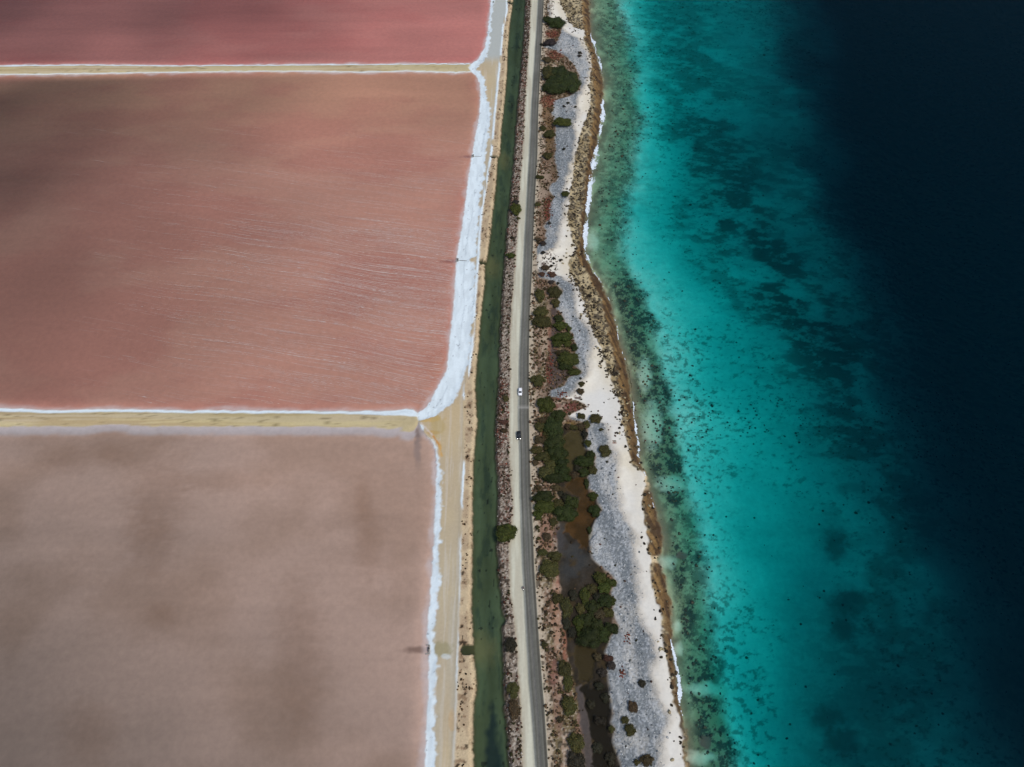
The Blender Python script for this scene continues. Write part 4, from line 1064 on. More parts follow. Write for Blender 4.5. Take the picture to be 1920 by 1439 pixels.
# (px, py, half width, half height, colour) in places; the place tells where it grows
PLANTS = {
 'canal': [(967, 380, 6, 5, 'purple'), (967, 393, 11.5, 11, 'green'), (972, 410, 4, 3, 'olive'), (960, 446, 4, 3, 'dark'), (957.5, 480, 9, 5.5, 'green'), (948.5, 748, 6.5, 6, 'olive'), (944, 792, 9, 5, 'rust'), (945, 808, 8, 4.5, 'brown'),
           (949.6, 999, 21.5, 20, 'green'), (957, 1210, 11.5, 15.5, 'dark'), (962.5, 1294, 11.5, 17, 'olive'), (964.6, 1331, 12.5, 20, 'brown')],
 'verge': [(1026, 37, 9, 6, 'deep'), (1043, 43, 17, 10, 'deep'), (1015, 84, 3.2, 2.6, 'dark'), (1031, 81, 12, 7, 'purple'), (1026, 113, 9, 6, 'brown'), (1017.7, 241, 7, 5, 'olive'), (1030, 252, 11, 8, 'olive'), (1026, 293, 10, 6, 'olive'), (1012.7, 333, 8, 4, 'olive'),
           (1007.5, 384, 5.5, 4.5, 'olive'), (1009, 450, 7, 3.5, 'brown'), (1018, 459, 7, 4.5, 'purple'), (1018, 476, 5, 4, 'dark'), (1012, 554, 10, 13, 'olive'), (1014, 585, 14, 10, 'olive'), (1015, 604, 17, 12, 'olive'),
           (1008, 714, 13, 12, 'olive'), (1023.5, 759, 17, 15, 'green'), (1017, 789, 12, 7, 'brown'), (1012, 801, 11, 9, 'olive'), (1013, 826, 11, 9, 'brown'), (1006, 845, 12, 8, 'olive'), (1018, 857, 15, 10, 'olive'), (1004, 868, 7, 6, 'brown'),
           (1025, 885, 17, 14, 'olive'), (1010, 914, 7, 4, 'brown'), (1019, 932, 20, 12, 'deep'), (1020, 951, 18, 14, 'green'), (1009, 966, 9, 10, 'green'), (1037, 979, 8.5, 7.5, 'olive'), (1008, 989, 4, 5, 'olive'), (1025, 1007, 9, 9, 'brown'), (1010, 1010, 5, 4, 'olive'),
           (1017, 1037, 10, 7, 'olive'), (1040.6, 1043, 13, 10, 'olive'), (1029, 1067, 17, 18, 'olive'), (1035, 1187, 6, 4, 'brown'), (1021, 1210, 7, 7, 'olive'), (1059, 1256, 12, 17, 'olive'), (1064.6, 1281, 9, 17, 'olive'), (1060, 1306, 6, 5, 'brown'), (1067.7, 1324, 16, 19, 'olive'),
           (1050, 1349, 7, 7, 'brown'), (1080, 1393, 17, 20, 'olive'), (1081, 1428, 16, 20, 'dark')],
 'thicket': [(1040, 548, 13, 11, 'olive'), (1042, 569, 8, 9, 'olive'), (1047.5, 598, 10, 7, 'deep'), (1050.6, 612, 13, 9, 'green'), (1067, 618, 5, 6, 'green'), (1054, 633, 20, 9, 'green'), (1045, 644, 10, 9, 'green'), (1063, 644, 9, 8, 'green'), (1077, 653, 7, 7, 'deep'),
             (1054, 662, 13, 5, 'brown'), (1065, 674, 19, 14, 'green'), (1061, 688, 13, 9, 'deep'), (1077, 699, 12, 7, 'green')],
 'lagoon': [(1047.5, 780, 12, 11, 'deep'), (1037, 803, 15, 19, 'deep'), (1041, 828, 16, 14, 'deep'), (1045, 849, 17, 16, 'deep'), (1054, 885, 13, 14, 'deep'), (1037, 897, 16, 10, 'deep'), (1060, 897, 10, 7, 'deep'), (1100, 797, 6, 7, 'olive'), (1102, 833, 6.5, 6, 'green'), (1108, 855, 7, 10, 'deep'),
            (1095, 866, 15, 10, 'deep'), (1111, 884, 7.5, 8, 'olive'), (1095, 886, 10, 8, 'deep'), (1052, 926, 6, 5, 'dark'), (1112, 930, 8, 8, 'green'), (1072.5, 943, 11, 12, 'deep'), (1061, 962, 19, 14, 'deep'), (1116, 957, 10, 11, 'deep'), (1106, 993, 4, 7, 'deep'),
            (1028, 815, 8, 9, 'olive'), (1030, 841, 9, 9, 'olive'), (1052, 868, 12, 10, 'deep'), (1076, 891, 8, 6, 'brown'), (1086, 879, 7, 6, 'dark'), (1061, 933, 8, 8, 'dark'), (1046, 946, 9, 9, 'olive'), (1031, 871, 10, 8, 'olive'),
            (1089, 800, 8, 6, 'brown'), (1076, 802, 7, 5, 'olive'), (1064, 800, 6, 5, 'brown'), (1097, 815, 5, 7, 'dark'), (1101, 906, 5, 8, 'deep'), (1042, 915, 8, 6, 'brown')],
 'mangrove': [(1046, 1123, 9, 10, 'olive'), (1062, 1140, 11, 18, 'olive'), (1125, 1084, 12, 11, 'green'), (1146, 1094, 9, 8, 'green'), (1133, 1103, 11, 10, 'green'), (1096, 1119, 8, 16, 'green'), (1135, 1127, 13, 12, 'deep'), (1110, 1140, 12, 14, 'deep'), (1085, 1169, 9, 14, 'green'),
              (1147, 1180, 11, 11, 'deep'), (1106, 1196, 20, 18, 'deep'), (1129, 1190, 14, 14, 'deep'), (1108, 1320, 8, 8, 'dark'), (1124, 1152, 10, 9, 'brown'), (1062, 1168, 8, 12, 'dark'),
              (1075, 1116, 8, 10, 'dark'), (1110, 1104, 9, 9, 'olive'), (1120, 1120, 8, 8, 'dark'), (1100, 1162, 12, 12, 'deep'), (1118, 1172, 12, 12, 'deep'), (1141, 1150, 9, 9, 'olive'), (1146, 1128, 8, 8, 'green'), (1088, 1142, 8, 10, 'olive'),
              (1090, 1192, 8, 8, 'green'), (1072, 1186, 7, 10, 'dark'), (1124, 1286, 9, 7, 'dark'), (1136, 1308, 8, 9, 'dark'), (1126, 1352, 10, 9, 'dark'), (1146, 1250, 7, 8, 'purple'), (1141, 1236, 8, 6, 'rust'), (1130, 1262, 8, 8, 'purple'), (1120, 1402, 9, 10, 'dark'), (1146, 1422, 9, 12, 'dark'), (1120, 1232, 7, 7, 'brown')],
 'gravel': [(1087, 101.5, 4, 2.4, 'dark'), (1086.5, 107, 4, 2.4, 'purple'), (1053.7, 232, 16, 9, 'green'), (1057, 282, 3.6, 2.8, 'dark'), (1059.6, 366.5, 8, 6, 'green'), (1030, 420.6, 3.6, 3, 'dark'), (1088, 712, 2.4, 2.4, 'dark'), (1090, 722, 6, 5.5, 'olive'), (1088, 735.5, 8, 6, 'brown'),
            (1090, 782, 7.5, 7, 'olive'), (1116, 787, 12, 10, 'olive'), (1126.7, 808, 5, 3.6, 'olive'), (1134, 848, 13, 12, 'olive'), (1138, 868, 2.4, 3, 'dark'), (1203, 1283, 8, 8, 'dark'), (1186.5, 1328, 8.5, 13, 'brown'), (1171, 1352, 8, 8, 'olive'), (1181, 1370, 12, 12, 'olive'), (1147, 1367, 6, 8, 'olive'),
            (1211.5, 1427, 13, 12, 'brown'), (1194, 1431, 7, 6, 'olive')],
 'sand': [(1065, 195, 3.4, 2.4, 'dark'), (1057, 202, 3.2, 2.2, 'dark'), (1078.7, 203, 3, 2.4, 'dark'), (1038.7, 485, 3.6, 2.6, 'dark'), (1052, 488, 3.8, 2.2, 'dark'), (1038, 494.5, 2.2, 2, 'dark'), (1034, 499, 3.4, 2.6, 'dark'), (1022, 504, 9, 5, 'brown'), (1016, 516.5, 6, 5, 'rust'), (1035.6, 518, 8, 4.6, 'rust'),
          (1033.5, 530, 6, 4, 'purple'), (1046.5, 533.5, 3, 2.4, 'dark')],
}
PLACE = {'canal': ('on the rubble bank of the canal', 'shrub', 'shrubs on the canal bank'),
         'verge': ('between the road and the sand', 'shrub', 'shrubs along the road verge'),
         'thicket': ('in the thicket beside grey gravel', 'shrub', 'shrubs of the upper thicket'),
         'lagoon': ('around the two brown ponds', 'mangrove', 'mangroves around the brown ponds'),
         'mangrove': ('in the dark mangrove swamp', 'mangrove', 'mangroves of the lower swamp'),
         'gravel': ('standing alone on grey gravel', 'shrub', 'lone shrubs on the gravel bank'),
         'sand': ('on the white sand by the road', 'shrub', 'low shrubs on the white sand')}
SPECIAL = {(949.6, 999): 'largest round green tree on the canal bank, overhanging road shoulder and water', (1134, 848): 'round olive shrub on grey gravel just below the two sunbathers',
           (1116, 787): 'round olive shrub on the gravel edge above the two sunbathers', (948.5, 748): 'small round olive shrub on the canal bank nearest the white car',
           (1023.5, 759): 'round green shrub beside the road, level with the white car', (1059.6, 366.5): 'small green shrub alone where the gravel meets the tan rock',
           (1053.7, 232): 'wide green shrub in the white sand just below the biggest tree'}
ORD = ['first', 'second', 'third', 'fourth', 'fifth', 'sixth', 'seventh', 'eighth', 'ninth', 'tenth']
def ordinal(n):
    if n <= 10: return ORD[n - 1]
    return f"{n}{'th' if 10 <= n % 100 <= 20 else {1: 'st', 2: 'nd', 3: 'rd'}.get(n % 10, 'th')}"


def plant(px, py, rx, ry, colour, label, group, cat, i, big=False):
    y0, y1 = at(px, py + ry)[1], at(px, py - ry)[1]
    sx = rx * mpp(py); hgt = min(0.75 * sx, 3.8) + 0.3
    alpha = TH + math.atan((py - 719.5) / FPX)
    sy = max((y1 - y0) / 2 - 0.12 * hgt / math.tan(alpha), 0.5 * sx)
    x, y = at(px, py, 1.1 + 0.40 * hgt)
    rt = bpy.data.objects.new('mangrove_tree' if cat == 'mangrove' else ('tree' if cat == 'tree' else 'shrub'), None)
    COL.objects.link(rt)
    z = float(zat(np.array([x]), np.array([y]))[0])
    rt.location = (x, y, max(z, 0.5)); rt.empty_display_size = 0.5
    prop(rt, label, cat, group)
    kind = 's' if sx < 1.5 else ('m' if sx < 3.6 else 'l')
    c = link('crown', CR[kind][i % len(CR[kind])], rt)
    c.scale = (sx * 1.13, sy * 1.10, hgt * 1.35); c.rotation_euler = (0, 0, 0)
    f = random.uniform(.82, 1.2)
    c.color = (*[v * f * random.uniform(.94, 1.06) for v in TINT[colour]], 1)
    t = link('trunk', TR[i % 3], rt)
    t.scale = (sx, sy, hgt * 1.2)
    return rt


cnt = 0
for place, items in PLANTS.items():
    where, cat, grp = PLACE[place]
    for n, (px, py, rx, ry, colour) in enumerate(sorted(items, key=lambda a: a[1]), 1):
        big = rx * mpp(py)
        size = 'tiny' if big < 1.2 else ('small' if big < 2.2 else ('medium' if big < 3.8 else 'large'))
        lab = SPECIAL.get((px, py)) or f"{size} {WORD[colour]} {cat} {where}, {ordinal(n)} from the top"
        gr = 1.14 if place in ('lagoon', 'mangrove') else 1.0
        plant(px, py, rx * gr, ry * gr, colour, lab, grp, 'tree' if (px, py) == (949.6, 999) else cat, cnt)
        cnt += 1


def grand_tree():
    """the biggest tree near the far end: three merged crowns on one trunk"""
    x0, y0 = at(1053, 158, 1.2)
    rt = bpy.data.objects.new('tree', None); COL.objects.link(rt)
    rt.location = (x0, y0, float(zat(np.array([x0]), np.array([y0]))[0]))
    prop(rt, 'biggest tree, broad dense dark green crown between the road and a loop of gravel', 'tree')
    for k, (px, py, rx, ry, c) in enumerate([(1029, 136, 14, 15, 'olive'), (1050, 138, 20, 15, 'deep'), (1066, 155, 23, 21, 'deep'), (1037, 164, 20, 15, 'deep'), (1046, 152, 22, 18, 'deep')]):
        y_a, y_b = at(px, py + ry)[1], at(px, py - ry)[1]
        sx = rx * mpp(py); hgt = 4.2
        alpha = TH + math.atan((py - 719.5) / FPX)
        sy = ((y_b - y_a) / 2 - .15 * hgt / math.tan(alpha)) * 1.08; sx *= 1.1
        x, y = at(px, py, 1.2 + .4 * hgt)
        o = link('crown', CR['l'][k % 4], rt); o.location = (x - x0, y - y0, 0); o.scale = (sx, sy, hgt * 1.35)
        f = random.uniform(.9, 1.1); o.color = (*[v * f for v in TINT[c]], 1)
        for q in range(1):
            t = link('trunk', TR[k % 3], rt); t.location = (x - x0, y - y0, 0); t.scale = (sx * .8, sy * .8, hgt * 1.1)
grand_tree()

# ------------------------------------------------------------------ vehicles
def box_bm(bm, x0, x1, y0, y1, z0, z1, top=(1, 1), shift=0, bev=0.0):
    """box tapered towards its top"""
    cx, cy = (x0 + x1) / 2, (y0 + y1) / 2
    vs_ = []
    for z, (tx, ty), sh in ((z0, (1, 1), 0), (z1, top, shift)):
        for sx, sy in ((-1, -1), (1, -1), (1, 1), (-1, 1)):
            vs_.append(bm.verts.new((cx + sx * (x1 - x0) / 2 * tx, cy + sh + sy * (y1 - y0) / 2 * ty, z)))
    fs = [bm.faces.new([vs_[k] for k in f]) for f in ((3, 2, 1, 0), (4, 5, 6, 7), (0, 1, 5, 4), (1, 2, 6, 5), (2, 3, 7, 6), (3, 0, 4, 7))]
    if bev:
        es = list({e for f in fs for e in f.edges})
        bmesh.ops.bevel(bm, geom=es, offset=bev, segments=3, affect='EDGES', profile=0.6)


def part(name, parent, mat, fn, smooth=False):
    bm = bmesh.new(); fn(bm)
    bmesh.ops.recalc_face_normals(bm, faces=bm.faces)
    me = bpy.data.meshes.new(name); bm.to_mesh(me); bm.free()
    if smooth:
        for p in me.polygons: p.use_smooth = True
    return link(name, me, parent, mat)


def cyl(bm, p, q, r0, r1=None, n=16):
    p, q = Vector(p), Vector(q); r1 = r0 if r1 is None else r1
    d = (q - p).normalized(); a = d.orthogonal().normalized(); b = d.cross(a)
    A = [bm.verts.new(p + (a * math.cos(k * 6.2832 / n) + b * math.sin(k * 6.2832 / n)) * r0) for k in range(n)]
    B = [bm.verts.new(q + (a * math.cos(k * 6.2832 / n) + b * math.sin(k * 6.2832 / n)) * r1) for k in range(n)]
    for k in range(n): bm.faces.new((A[k], A[(k + 1) % n], B[(k + 1) % n], B[k]))
    bm.faces.new(A[::-1]); bm.faces.new(B)


def loft(bm, secs):
    """secs: lists of points of equal length, each a cross-section"""
    rows = [[bm.verts.new(p) for p in s] for s in secs]
    n = len(rows[0])
    for a, b in zip(rows, rows[1:]):
        for k in range(n): bm.faces.new((a[k], a[(k + 1) % n], b[(k + 1) % n], b[k]))
    bm.faces.new(rows[0][::-1]); bm.faces.new(rows[-1])


M_tyre = plain_mat('tyre_rubber', (0.02, 0.02, 0.02), rough=0.9)
M_rim = plain_mat('alloy', (0.45, 0.46, 0.47), rough=0.35, metal=0.8)
M_glass = plain_mat('car_glass', (0.012, 0.016, 0.02), rough=0.08, spec=0.5)
M_trim = plain_mat('black_trim', (0.02, 0.02, 0.022), rough=0.6)
M_lampw = plain_mat('headlamp_lit', (0.9, 0.9, 0.88), rough=0.2, emit=3.0)
M_lampc = plain_mat('headlamp_clear', (0.75, 0.78, 0.8), rough=0.15)
M_lampr = plain_mat('tail_lamp', (0.35, 0.02, 0.02), rough=0.3)


def car(px, py, paint, label, lamp, roofc=None, rails=False):
    x, y = at(px, py, 1.9)
    rt = bpy.data.objects.new('car', None); COL.objects.link(rt)
    rt.location = (x, y, 1.345); prop(rt, label, 'car')
    dx = (b_rw(y + 10) + b_re(y + 10) - b_rw(y - 10) - b_re(y - 10)) / 2
    rt.rotation_euler = (0, 0, -math.atan2(dx, 20))
    # travels towards -Y; nose at y = -2.2
    W = .9
    def ring(yv, w, z0, z1, rnd=.10):
        return [(-w + rnd, yv, z0), (w - rnd, yv, z0), (w, yv, z0 + rnd), (w, yv, z1 - rnd * 1.3), (w - rnd * 1.2, yv, z1), (-w + rnd * 1.2, yv, z1), (-w, yv, z1 - rnd * 1.3), (-w, yv, z0 + rnd)]
    part('body', rt, paint, lambda bm: loft(bm, [ring(-2.22, W * .72, .38, .70), ring(-2.10, W * .90, .28, .84), ring(-1.7, W, .22, .96), ring(-.95, W * 1.02, .2, 1.04), ring(0.2, W * 1.02, .2, 1.06), ring(1.5, W * 1.01, .22, 1.08), ring(2.0, W * .95, .28, 1.06), ring(2.16, W * .82, .38, .94)]), True)
    def cab(yv, w, z): return [(-w, yv, 1.02), (w, yv, 1.02), (w * .97, yv, (1.02 + z) / 2), (w * .9, yv, z), (-w * .9, yv, z), (-w * .97, yv, (1.02 + z) / 2)]
    g = part('cabin_glass', rt, M_glass, lambda bm: loft(bm, [cab(-1.02, .78, 1.04), cab(-.30, .80, 1.56), cab(.6, .80, 1.60), cab(1.55, .77, 1.54), cab(1.98, .72, 1.10)]), False)
    def rf(yv, w, z): return [(-w, yv, z - .03), (w, yv, z - .03), (w, yv, z), (w * .5, yv, z + .035), (-w * .5, yv, z + .035), (-w, yv, z)]
    part('roof', rt, roofc or paint, lambda bm: loft(bm, [rf(-.36, .70, 1.56), rf(.3, .74, 1.615), rf(1.1, .74, 1.605), rf(1.62, .68, 1.545)]), True)
    part('windscreen', rt, M_glass, lambda bm: loft(bm, [[(-.74, -1.06, 1.06), (.74, -1.06, 1.06), (.74, -1.04, 1.075), (-.74, -1.04, 1.075)], [(-.66, -.38, 1.565), (.66, -.38, 1.565), (.66, -.36, 1.58), (-.66, -.36, 1.58)]]))
    for s in (-1, 1):
        part('pillar', rt, paint, lambda bm: loft(bm, [[(s * .80, -1.04, 1.05), (s * .74, -1.04, 1.05), (s * .74, -.98, 1.07), (s * .80, -.98, 1.07)], [(s * .73, -.34, 1.58), (s * .67, -.34, 1.58), (s * .67, -.28, 1.59), (s * .73, -.28, 1.59)]]))
        part('headlight', rt, lamp, lambda bm: box_bm(bm, s * .62 - .16, s * .62 + .16, -2.20, -1.90, .66, .88, top=(.85, .8), shift=.05, bev=.04))
        part('tail_light', rt, M_lampr, lambda bm: box_bm(bm, s * .74 - .10, s * .74 + .10, 2.02, 2.16, .72, .98, bev=.03))
        part('mirror', rt, paint, lambda bm: box_bm(bm, s * 1.01 - .11, s * 1.01 + .11, -.86, -.70, 1.02, 1.18, bev=.04))
        for yv in (-1.38, 1.30):
            w = part('wheel', rt, M_tyre, lambda bm: cyl(bm, (s * .70, yv, .33), (s * .925, yv, .33), .33, .33, 20))
            part('rim', w, M_rim, lambda bm: cyl(bm, (s * .90, yv, .33), (s * .935, yv, .33), .21, .19, 14))
        if rails: part('roof_rail', rt, M_trim, lambda bm: cyl(bm, (s * .62, -.2, 1.66), (s * .62, 1.4, 1.65), .025, .025, 6))
    part('grille', rt, M_trim, lambda bm: box_bm(bm, -.42, .42, -2.245, -2.16, .46, .66, bev=.02))
    part('bumper', rt, M_trim, lambda bm: box_bm(bm, -.72, .72, -2.27, -2.0, .24, .38, bev=.04))
    return rt


P_white = plain_mat('white_car_paint', (0.80, 0.82, 0.83), rough=0.3, spec=0.5)
P_black = plain_mat('black_car_paint', (0.010, 0.013, 0.016), rough=0.35, spec=0.3)
car(975.3, 735, P_white, 'white car with dark windscreen driving along the grey coast road', M_lampc, rails=True)
car(972.8, 816.5, P_black, 'black car with lit headlights following the white car on the road', M_lampw)


# ------------------------------------------------------------------ people
def skin_person(name, joints, edges, mats, label, loc, rz, parent=None):
    """one continuous skinned body; joints: name -> (x, y, z, radius)"""
    keys = list(joints)
    me = bpy.data.meshes.new('person_body')
    me.from_pydata([joints[k][:3] for k in keys], [(keys.index(a), keys.index(b)) for a, b in edges], [])
    o = link('person', me)
    sk = o.modifiers.new('skin', 'SKIN'); sk.use_smooth_shade = True
    for i, k in enumerate(keys):
        me.skin_vertices[0].data[i].radius = (joints[k][3], joints[k][3])
    me.skin_vertices[0].data[keys.index('pelvis')].use_root = True
    sb = o.modifiers.new('sub', 'SUBSURF'); sb.levels = 1; sb.render_levels = 1
    dg = bpy.context.evaluated_depsgraph_get()
    ev = bpy.data.meshes.new_from_object(o.evaluated_get(dg))
    o.modifiers.clear(); o.data = ev
    ev.materials.clear()
    for m in mats: ev.materials.append(m)
    o.location = loc; o.rotation_euler = (0, 0, rz)
    prop(o, label, 'person')
    return o


def hand(J, E, side, wrist, d, up, tag):
    """five fingers from a palm; d: pointing direction"""
    w = Vector(wrist); d = Vector(d).normalized(); up = Vector(up).normalized(); s = d.cross(up).normalized() * side
    palm = w + d * .085
    J[tag + 'palm'] = (*palm, .032); E.append((tag + 'wrist', tag + 'palm'))
    for k, (o, l) in enumerate(((-.030, .075), (-.010, .088), (.010, .082), (.030, .064))):
        b = palm + d * .03 + s * o; t1 = b + d * l * .5 - up * .006; t2 = b + d * l - up * .022
        for q, pnt in (('a', b), ('b', t1), ('c', t2)): J[f'{tag}f{k}{q}'] = (*pnt, .0095)
        E += [(tag + 'palm', f'{tag}f{k}a'), (f'{tag}f{k}a', f'{tag}f{k}b'), (f'{tag}f{k}b', f'{tag}f{k}c')]
    t0 = w + d * .05 - s * .042; t1 = w + d * .09 - s * .068
    J[tag + 't0'] = (*t0, .012); J[tag + 't1'] = (*t1, .010)
    E += [(tag + 'palm', tag + 't0'), (tag + 't0', tag + 't1')]


M_skin = plain_mat('skin', (0.36, 0.21, 0.15), rough=0.6, var=0.1)
M_skin2 = plain_mat('tanned_skin', (0.27, 0.15, 0.10), rough=0.6, var=0.1)
M_hair = plain_mat('dark_hair', (0.018, 0.014, 0.012), rough=0.8, var=0.3)
M_shirt = plain_mat('pale_pink_shirt', (0.62, 0.45, 0.42), rough=0.9, var=0.12)
M_dark = plain_mat('dark_cloth', (0.02, 0.02, 0.03), rough=0.9, var=0.2)
M_swim = plain_mat('dark_swimwear', (0.02, 0.022, 0.028), rough=0.8, var=0.2)
M_towelg = plain_mat('grey_green_towel', (0.20, 0.22, 0.19), rough=1.0, var=0.2)
M_towelp = plain_mat('pinkish_towel', (0.34, 0.25, 0.22), rough=1.0, var=0.2)


def face_bits(o, c, fwd, up, hair_mat, r=.105):
    """nose, ears, eyes, mouth and hair on the head centre c"""
    c, f, u_ = Vector(c), Vector(fwd).normalized(), Vector(up).normalized(); s = f.cross(u_).normalized()
    def lump(bm, p, rad, sc=(1, 1, 1)):
        m = Matrix((s, f, u_)).transposed().to_4x4(); m.translation = p
        bmesh.ops.create_icosphere(bm, subdivisions=2, radius=rad, matrix=m @ Matrix.Diagonal((*sc, 1)))
    part('hair', o, hair_mat, lambda bm: lump(bm, c - f * .022 + u_ * .022, r * 1.08, (1, 1.02, 1.08)), True)
    part('nose', o, o.data.materials[0], lambda bm: lump(bm, c + f * (r * .98), .018, (.8, 1.1, 1.5)), True)
    for q in (-1, 1):
        part('ear', o, o.data.materials[0], lambda bm: lump(bm, c + s * q * r * .98, .028, (.4, .8, 1.2)), True)
        part('eye', o, M_hair, lambda bm: lump(bm, c + f * r * .9 + s * q * .036 + u_ * .02, .012), True)
    part('mouth', o, M_lampr, lambda bm: lump(bm, c + f * r * .92 - u_ * .045, .02, (1.3, .3, .4)), True)


def lying(px, py, skin, label, towel_mat, towel_label, arm_up):
    x, y = at(px, py, 1.9)
    z = float(zat(np.array([x]), np.array([y]))[0])
    # towel under the body, head towards -X
    V, F = [], []
    nX, nY = 22, 9
    for a in range(nX):
        for b in range(nY):
            V.append((-1.0 + 2.0 * a / (nX - 1), -.42 + .84 * b / (nY - 1) + .02 * math.sin(a * .9), .03 + .012 * math.sin(a * 1.3 + b) + .01 * math.cos(b * 2.1)))
    for a in range(nX - 1):
        for b in range(nY - 1): F.append((a * nY + b, a * nY + b + 1, (a + 1) * nY + b + 1, (a + 1) * nY + b))
    V += [(v[0], v[1], v[2] - .02) for v in V]; k = nX * nY
    F += [tuple(i + k for i in f[::-1]) for f in F]
    me = bpy.data.meshes.new('towel'); me.from_pydata(V, [], F); me.update()
    t = link('towel', me, None, towel_mat); t.location = (x, y, z + .05); prop(t, towel_label, 'towel')
    J = {'pelvis': (.02, 0, .13, .14), 'waist': (-.16, 0, .13, .12), 'chest': (-.38, 0, .14, .145), 'neckb': (-.56, 0, .14, .07), 'neck': (-.62, 0, .14, .055), 'head': (-.70, 0, .15, .095), 'crown': (-.80, 0, .15, .085)}
    E = [('pelvis', 'waist'), ('waist', 'chest'), ('chest', 'neckb'), ('neckb', 'neck'), ('neck', 'head'), ('head', 'crown')]
    for s, q in ((-1, 'l'), (1, 'r')):
        J.update({q + 'hip': (.10, s * .10, .12, .095), q + 'knee': (.50, s * .13, .12 + (.10 if s > 0 else 0), .06), q + 'ankle': (.90, s * .15, .09, .042), q + 'foot': (.98, s * .17, .17, .032)})
        E += [('pelvis', q + 'hip'), (q + 'hip', q + 'knee'), (q + 'knee', q + 'ankle'), (q + 'ankle', q + 'foot')]
        if arm_up and s > 0:
            J.update({q + 'sh': (-.50, s * .19, .14, .06), q + 'el': (-.72, s * .34, .10, .042), q + 'wrist': (-.86, s * .16, .10, .03)})
            dr = (-.14, -s * .18, 0)
        else:
            J.update({q + 'sh': (-.50, s * .19, .14, .06), q + 'el': (-.22, s * .30, .10, .042), q + 'wrist': (.02, s * .32, .09, .03)})
            dr = (1, s * .1, 0)
        E += [('neckb', q + 'sh'), (q + 'sh', q + 'el'), (q + 'el', q + 'wrist')]
        hand(J, E, s, J[q + 'wrist'][:3], dr, (0, 0, 1), q)
    o = skin_person('person', J, E, [skin], label, (x, y, z + .06), 0)
    face_bits(o, (-.73, 0, .155), (0, 0, 1), (-1, 0, 0), M_hair)
    part('swim_shorts', o, M_swim, lambda bm: loft(bm, [[(xx, math.cos(k * .5236) * ry_, .13 + math.sin(k * .5236) * rz_) for k in range(12)] for xx, ry_, rz_ in ((-.08, .165, .13), (.04, .20, .145), (.16, .215, .125), (.24, .21, .105))]), True)
    return o


lying(1151.5, 827.2, M_skin2, 'person with dark hair lying on a towel on the sand, upper of two', M_towelg, 'grey green towel under the upper sunbather on the sand', True)
lying(1151.8, 830.6, M_skin, 'person with dark hair lying on a towel on the sand, lower of two', M_towelp, 'pinkish towel under the lower sunbather on the sand', False)


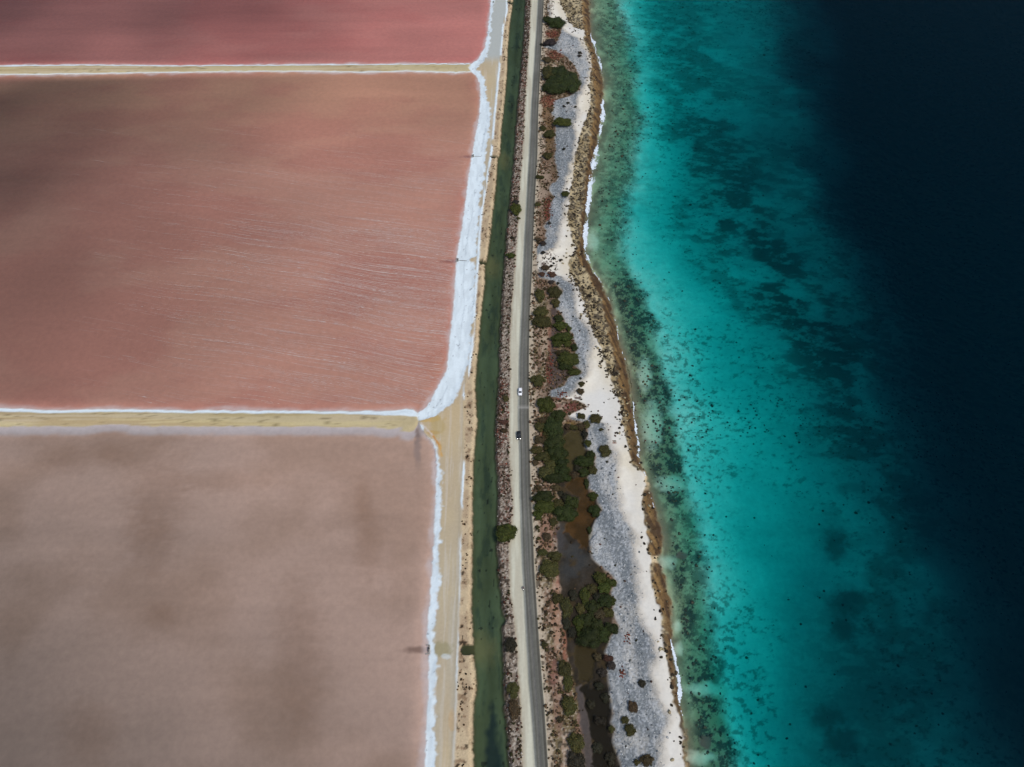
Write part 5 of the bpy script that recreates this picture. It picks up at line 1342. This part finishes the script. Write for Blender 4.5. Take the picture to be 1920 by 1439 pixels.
def motorbike(px, py):
    x, y = at(px, py, 1.8)
    rt = bpy.data.objects.new('motorcycle', None); COL.objects.link(rt); rt.location = (x, y, 1.335)
    dx = (b_rw(y + 10) - b_rw(y - 10)); rz = -math.atan2(dx, 20); rt.rotation_euler = (0, 0, rz)
    prop(rt, 'small dark motorcycle ridden along the left edge of the road', 'motorcycle')
    for yv in (-.66, .66):
        def tor(bm):
            n, k = 24, 8
            vs2 = [[bm.verts.new((.05 * math.sin(b * 6.2832 / k), yv + (.29 + .05 * math.cos(b * 6.2832 / k)) * math.cos(a * 6.2832 / n), .33 + (.29 + .05 * math.cos(b * 6.2832 / k)) * math.sin(a * 6.2832 / n))) for b in range(k)] for a in range(n)]
            for a in range(n):
                for b in range(k): bm.faces.new((vs2[a][b], vs2[(a + 1) % n][b], vs2[(a + 1) % n][(b + 1) % k], vs2[a][(b + 1) % k]))
        w = part('wheel', rt, M_tyre, tor, True)
        part('rim', w, M_rim, lambda bm: cyl(bm, (-.03, yv, .33), (.03, yv, .33), .22, .22, 18))
    part('frame', rt, M_trim, lambda bm: (cyl(bm, (0, -.45, .82), (0, .1, .48), .035), cyl(bm, (0, .1, .48), (0, .62, .36), .035), cyl(bm, (0, -.45, .82), (0, .55, .72), .03)))
    part('engine', rt, M_rim, lambda bm: box_bm(bm, -.14, .14, -.22, .18, .28, .58, top=(.8, .8), bev=.03))
    for s in (-1, 1): part('fork', rt, M_rim, lambda bm: cyl(bm, (s * .07, -.66, .33), (s * .07, -.44, .92), .022))
    part('fuel_tank', rt, M_dark, lambda bm: box_bm(bm, -.15, .15, -.40, .05, .72, .94, top=(.7, .8), bev=.06), True)
    part('seat', rt, M_trim, lambda bm: box_bm(bm, -.14, .14, .05, .75, .72, .83, top=(.85, .95), bev=.03), True)
    part('handlebar', rt, M_rim, lambda bm: (cyl(bm, (-.38, -.34, 1.02), (-.08, -.45, .98), .014), cyl(bm, (.08, -.45, .98), (.38, -.34, 1.02), .014), cyl(bm, (-.08, -.45, .98), (.08, -.45, .98), .014)))
    part('headlight', rt, M_lampw, lambda bm: cyl(bm, (0, -.52, .86), (0, -.60, .86), .075, .085))
    part('exhaust', rt, M_rim, lambda bm: cyl(bm, (.14, .0, .32), (.16, .72, .38), .035, .05))
    part('mudguard', rt, M_dark, lambda bm: box_bm(bm, -.08, .08, .42, .98, .60, .70, top=(.8, .9), bev=.03))
    J = {'pelvis': (0, .28, .93, .135), 'waist': (0, .24, 1.10, .125), 'chest': (0, .13, 1.32, .15), 'neckb': (0, .06, 1.46, .07), 'neck': (0, .03, 1.53, .055), 'head': (0, -.01, 1.62, .095), 'crown': (0, 0, 1.72, .085)}
    E = [('pelvis', 'waist'), ('waist', 'chest'), ('chest', 'neckb'), ('neckb', 'neck'), ('neck', 'head'), ('head', 'crown')]
    for s, q in ((-1, 'l'), (1, 'r')):
        J.update({q + 'hip': (s * .11, .24, .90, .095), q + 'knee': (s * .22, -.14, .78, .065), q + 'ankle': (s * .20, .06, .38, .045), q + 'foot': (s * .21, -.12, .32, .038)})
        J.update({q + 'sh': (s * .20, .08, 1.42, .065), q + 'el': (s * .36, -.06, 1.18, .045), q + 'wrist': (s * .36, -.26, 1.05, .03)})
        E += [('pelvis', q + 'hip'), (q + 'hip', q + 'knee'), (q + 'knee', q + 'ankle'), (q + 'ankle', q + 'foot'), ('neckb', q + 'sh'), (q + 'sh', q + 'el'), (q + 'el', q + 'wrist')]
        hand(J, E, s, J[q + 'wrist'][:3], (0, -1, -.15), (0, 0, 1), q)
    o = skin_person('person', J, E, [M_skin], 'person in a pale pink shirt riding the motorcycle, leaning slightly forward', (x, y, 1.335), rz)
    face_bits(o, (0, -.01, 1.64), (0, -1, 0), (0, 0, 1), M_hair)
    def tube(secs):
        return lambda bm: loft(bm, [[(cx + math.cos(k * .5236) * a, cy + math.sin(k * .5236) * b, z) for k in range(12)] for cx, cy, z, a, b in secs])
    part('shirt', o, M_shirt, tube([(0, .28, .96, .19, .15), (0, .24, 1.10, .18, .15), (0, .14, 1.32, .225, .17), (0, .08, 1.44, .20, .13), (0, .05, 1.49, .09, .09)]), True)
    for s in (-1, 1):
        part('trouser_leg', o, M_dark, lambda bm: loft(bm, [[(cx + math.cos(k * .7854) * r_, cy, cz + math.sin(k * .7854) * r_) for k in range(8)] for cx, cy, cz, r_ in ((s * .11, .34, .91, .125), (s * .15, .1, .86, .11), (s * .22, -.2, .78, .085))]), True)
motorbike(981.3, 1103.6)


# ------------------------------------------------------------------ drains between canal and pans
M_conc = plain_mat('stained_concrete', (0.30, 0.29, 0.26), rough=0.95, spec=0.1, var=0.3)
M_rust = plain_mat('rusted_pipe', (0.045, 0.035, 0.03), rough=0.9, var=0.4)


def sluice(px, py, ex, ey, label, w=1.2):
    x, y = at(px, py, 0.9); x2, y2 = at(ex, ey, 0.6)
    rt = bpy.data.objects.new('sluice', None); COL.objects.link(rt); rt.location = (x, y, ZP)
    prop(rt, label, 'sluice')
    L_ = x2 - x
    part('headwall', rt, M_conc, lambda bm: box_bm(bm, -.25, .25, -w, w, -.8, .72, bev=.04))
    part('gate', rt, M_rust, lambda bm: box_bm(bm, -.42, -.29, -w * .55, w * .55, -.5, .95, bev=.02))
    part('wheel_post', rt, M_rust, lambda bm: (cyl(bm, (-.1, 0, .7), (-.1, 0, 1.3), .06), cyl(bm, (-.1, 0, 1.28), (-.1, 0, 1.33), .3, .3, 14)))
    part('pipe', rt, M_rust, lambda bm: cyl(bm, (.25, 0, -.25), (L_, y2 - y, -.22), .42, .42, 14))
    for s in (-1, 1): part('wing_wall', rt, M_conc, lambda bm: box_bm(bm, -1.3, -.25, s * w - .14, s * w + .14, -.7, .55, bev=.03))
sluice(888, 293, 924, 294.5, 'dark sluice gate on the salt bank, highest of the two on the middle pan', .9)
sluice(859, 488, 900, 491.5, 'dark sluice gate cutting the widest salt bank halfway along the middle pan', 1.0)
sluice(805, 1218, 866, 1218.5, 'dark sluice gate on the narrow salt strip of the bottom pan', 1.7)
sluice(926, 5, 957, 4.5, 'dark sluice gate at the very top of the photo on the pink pan', .9)
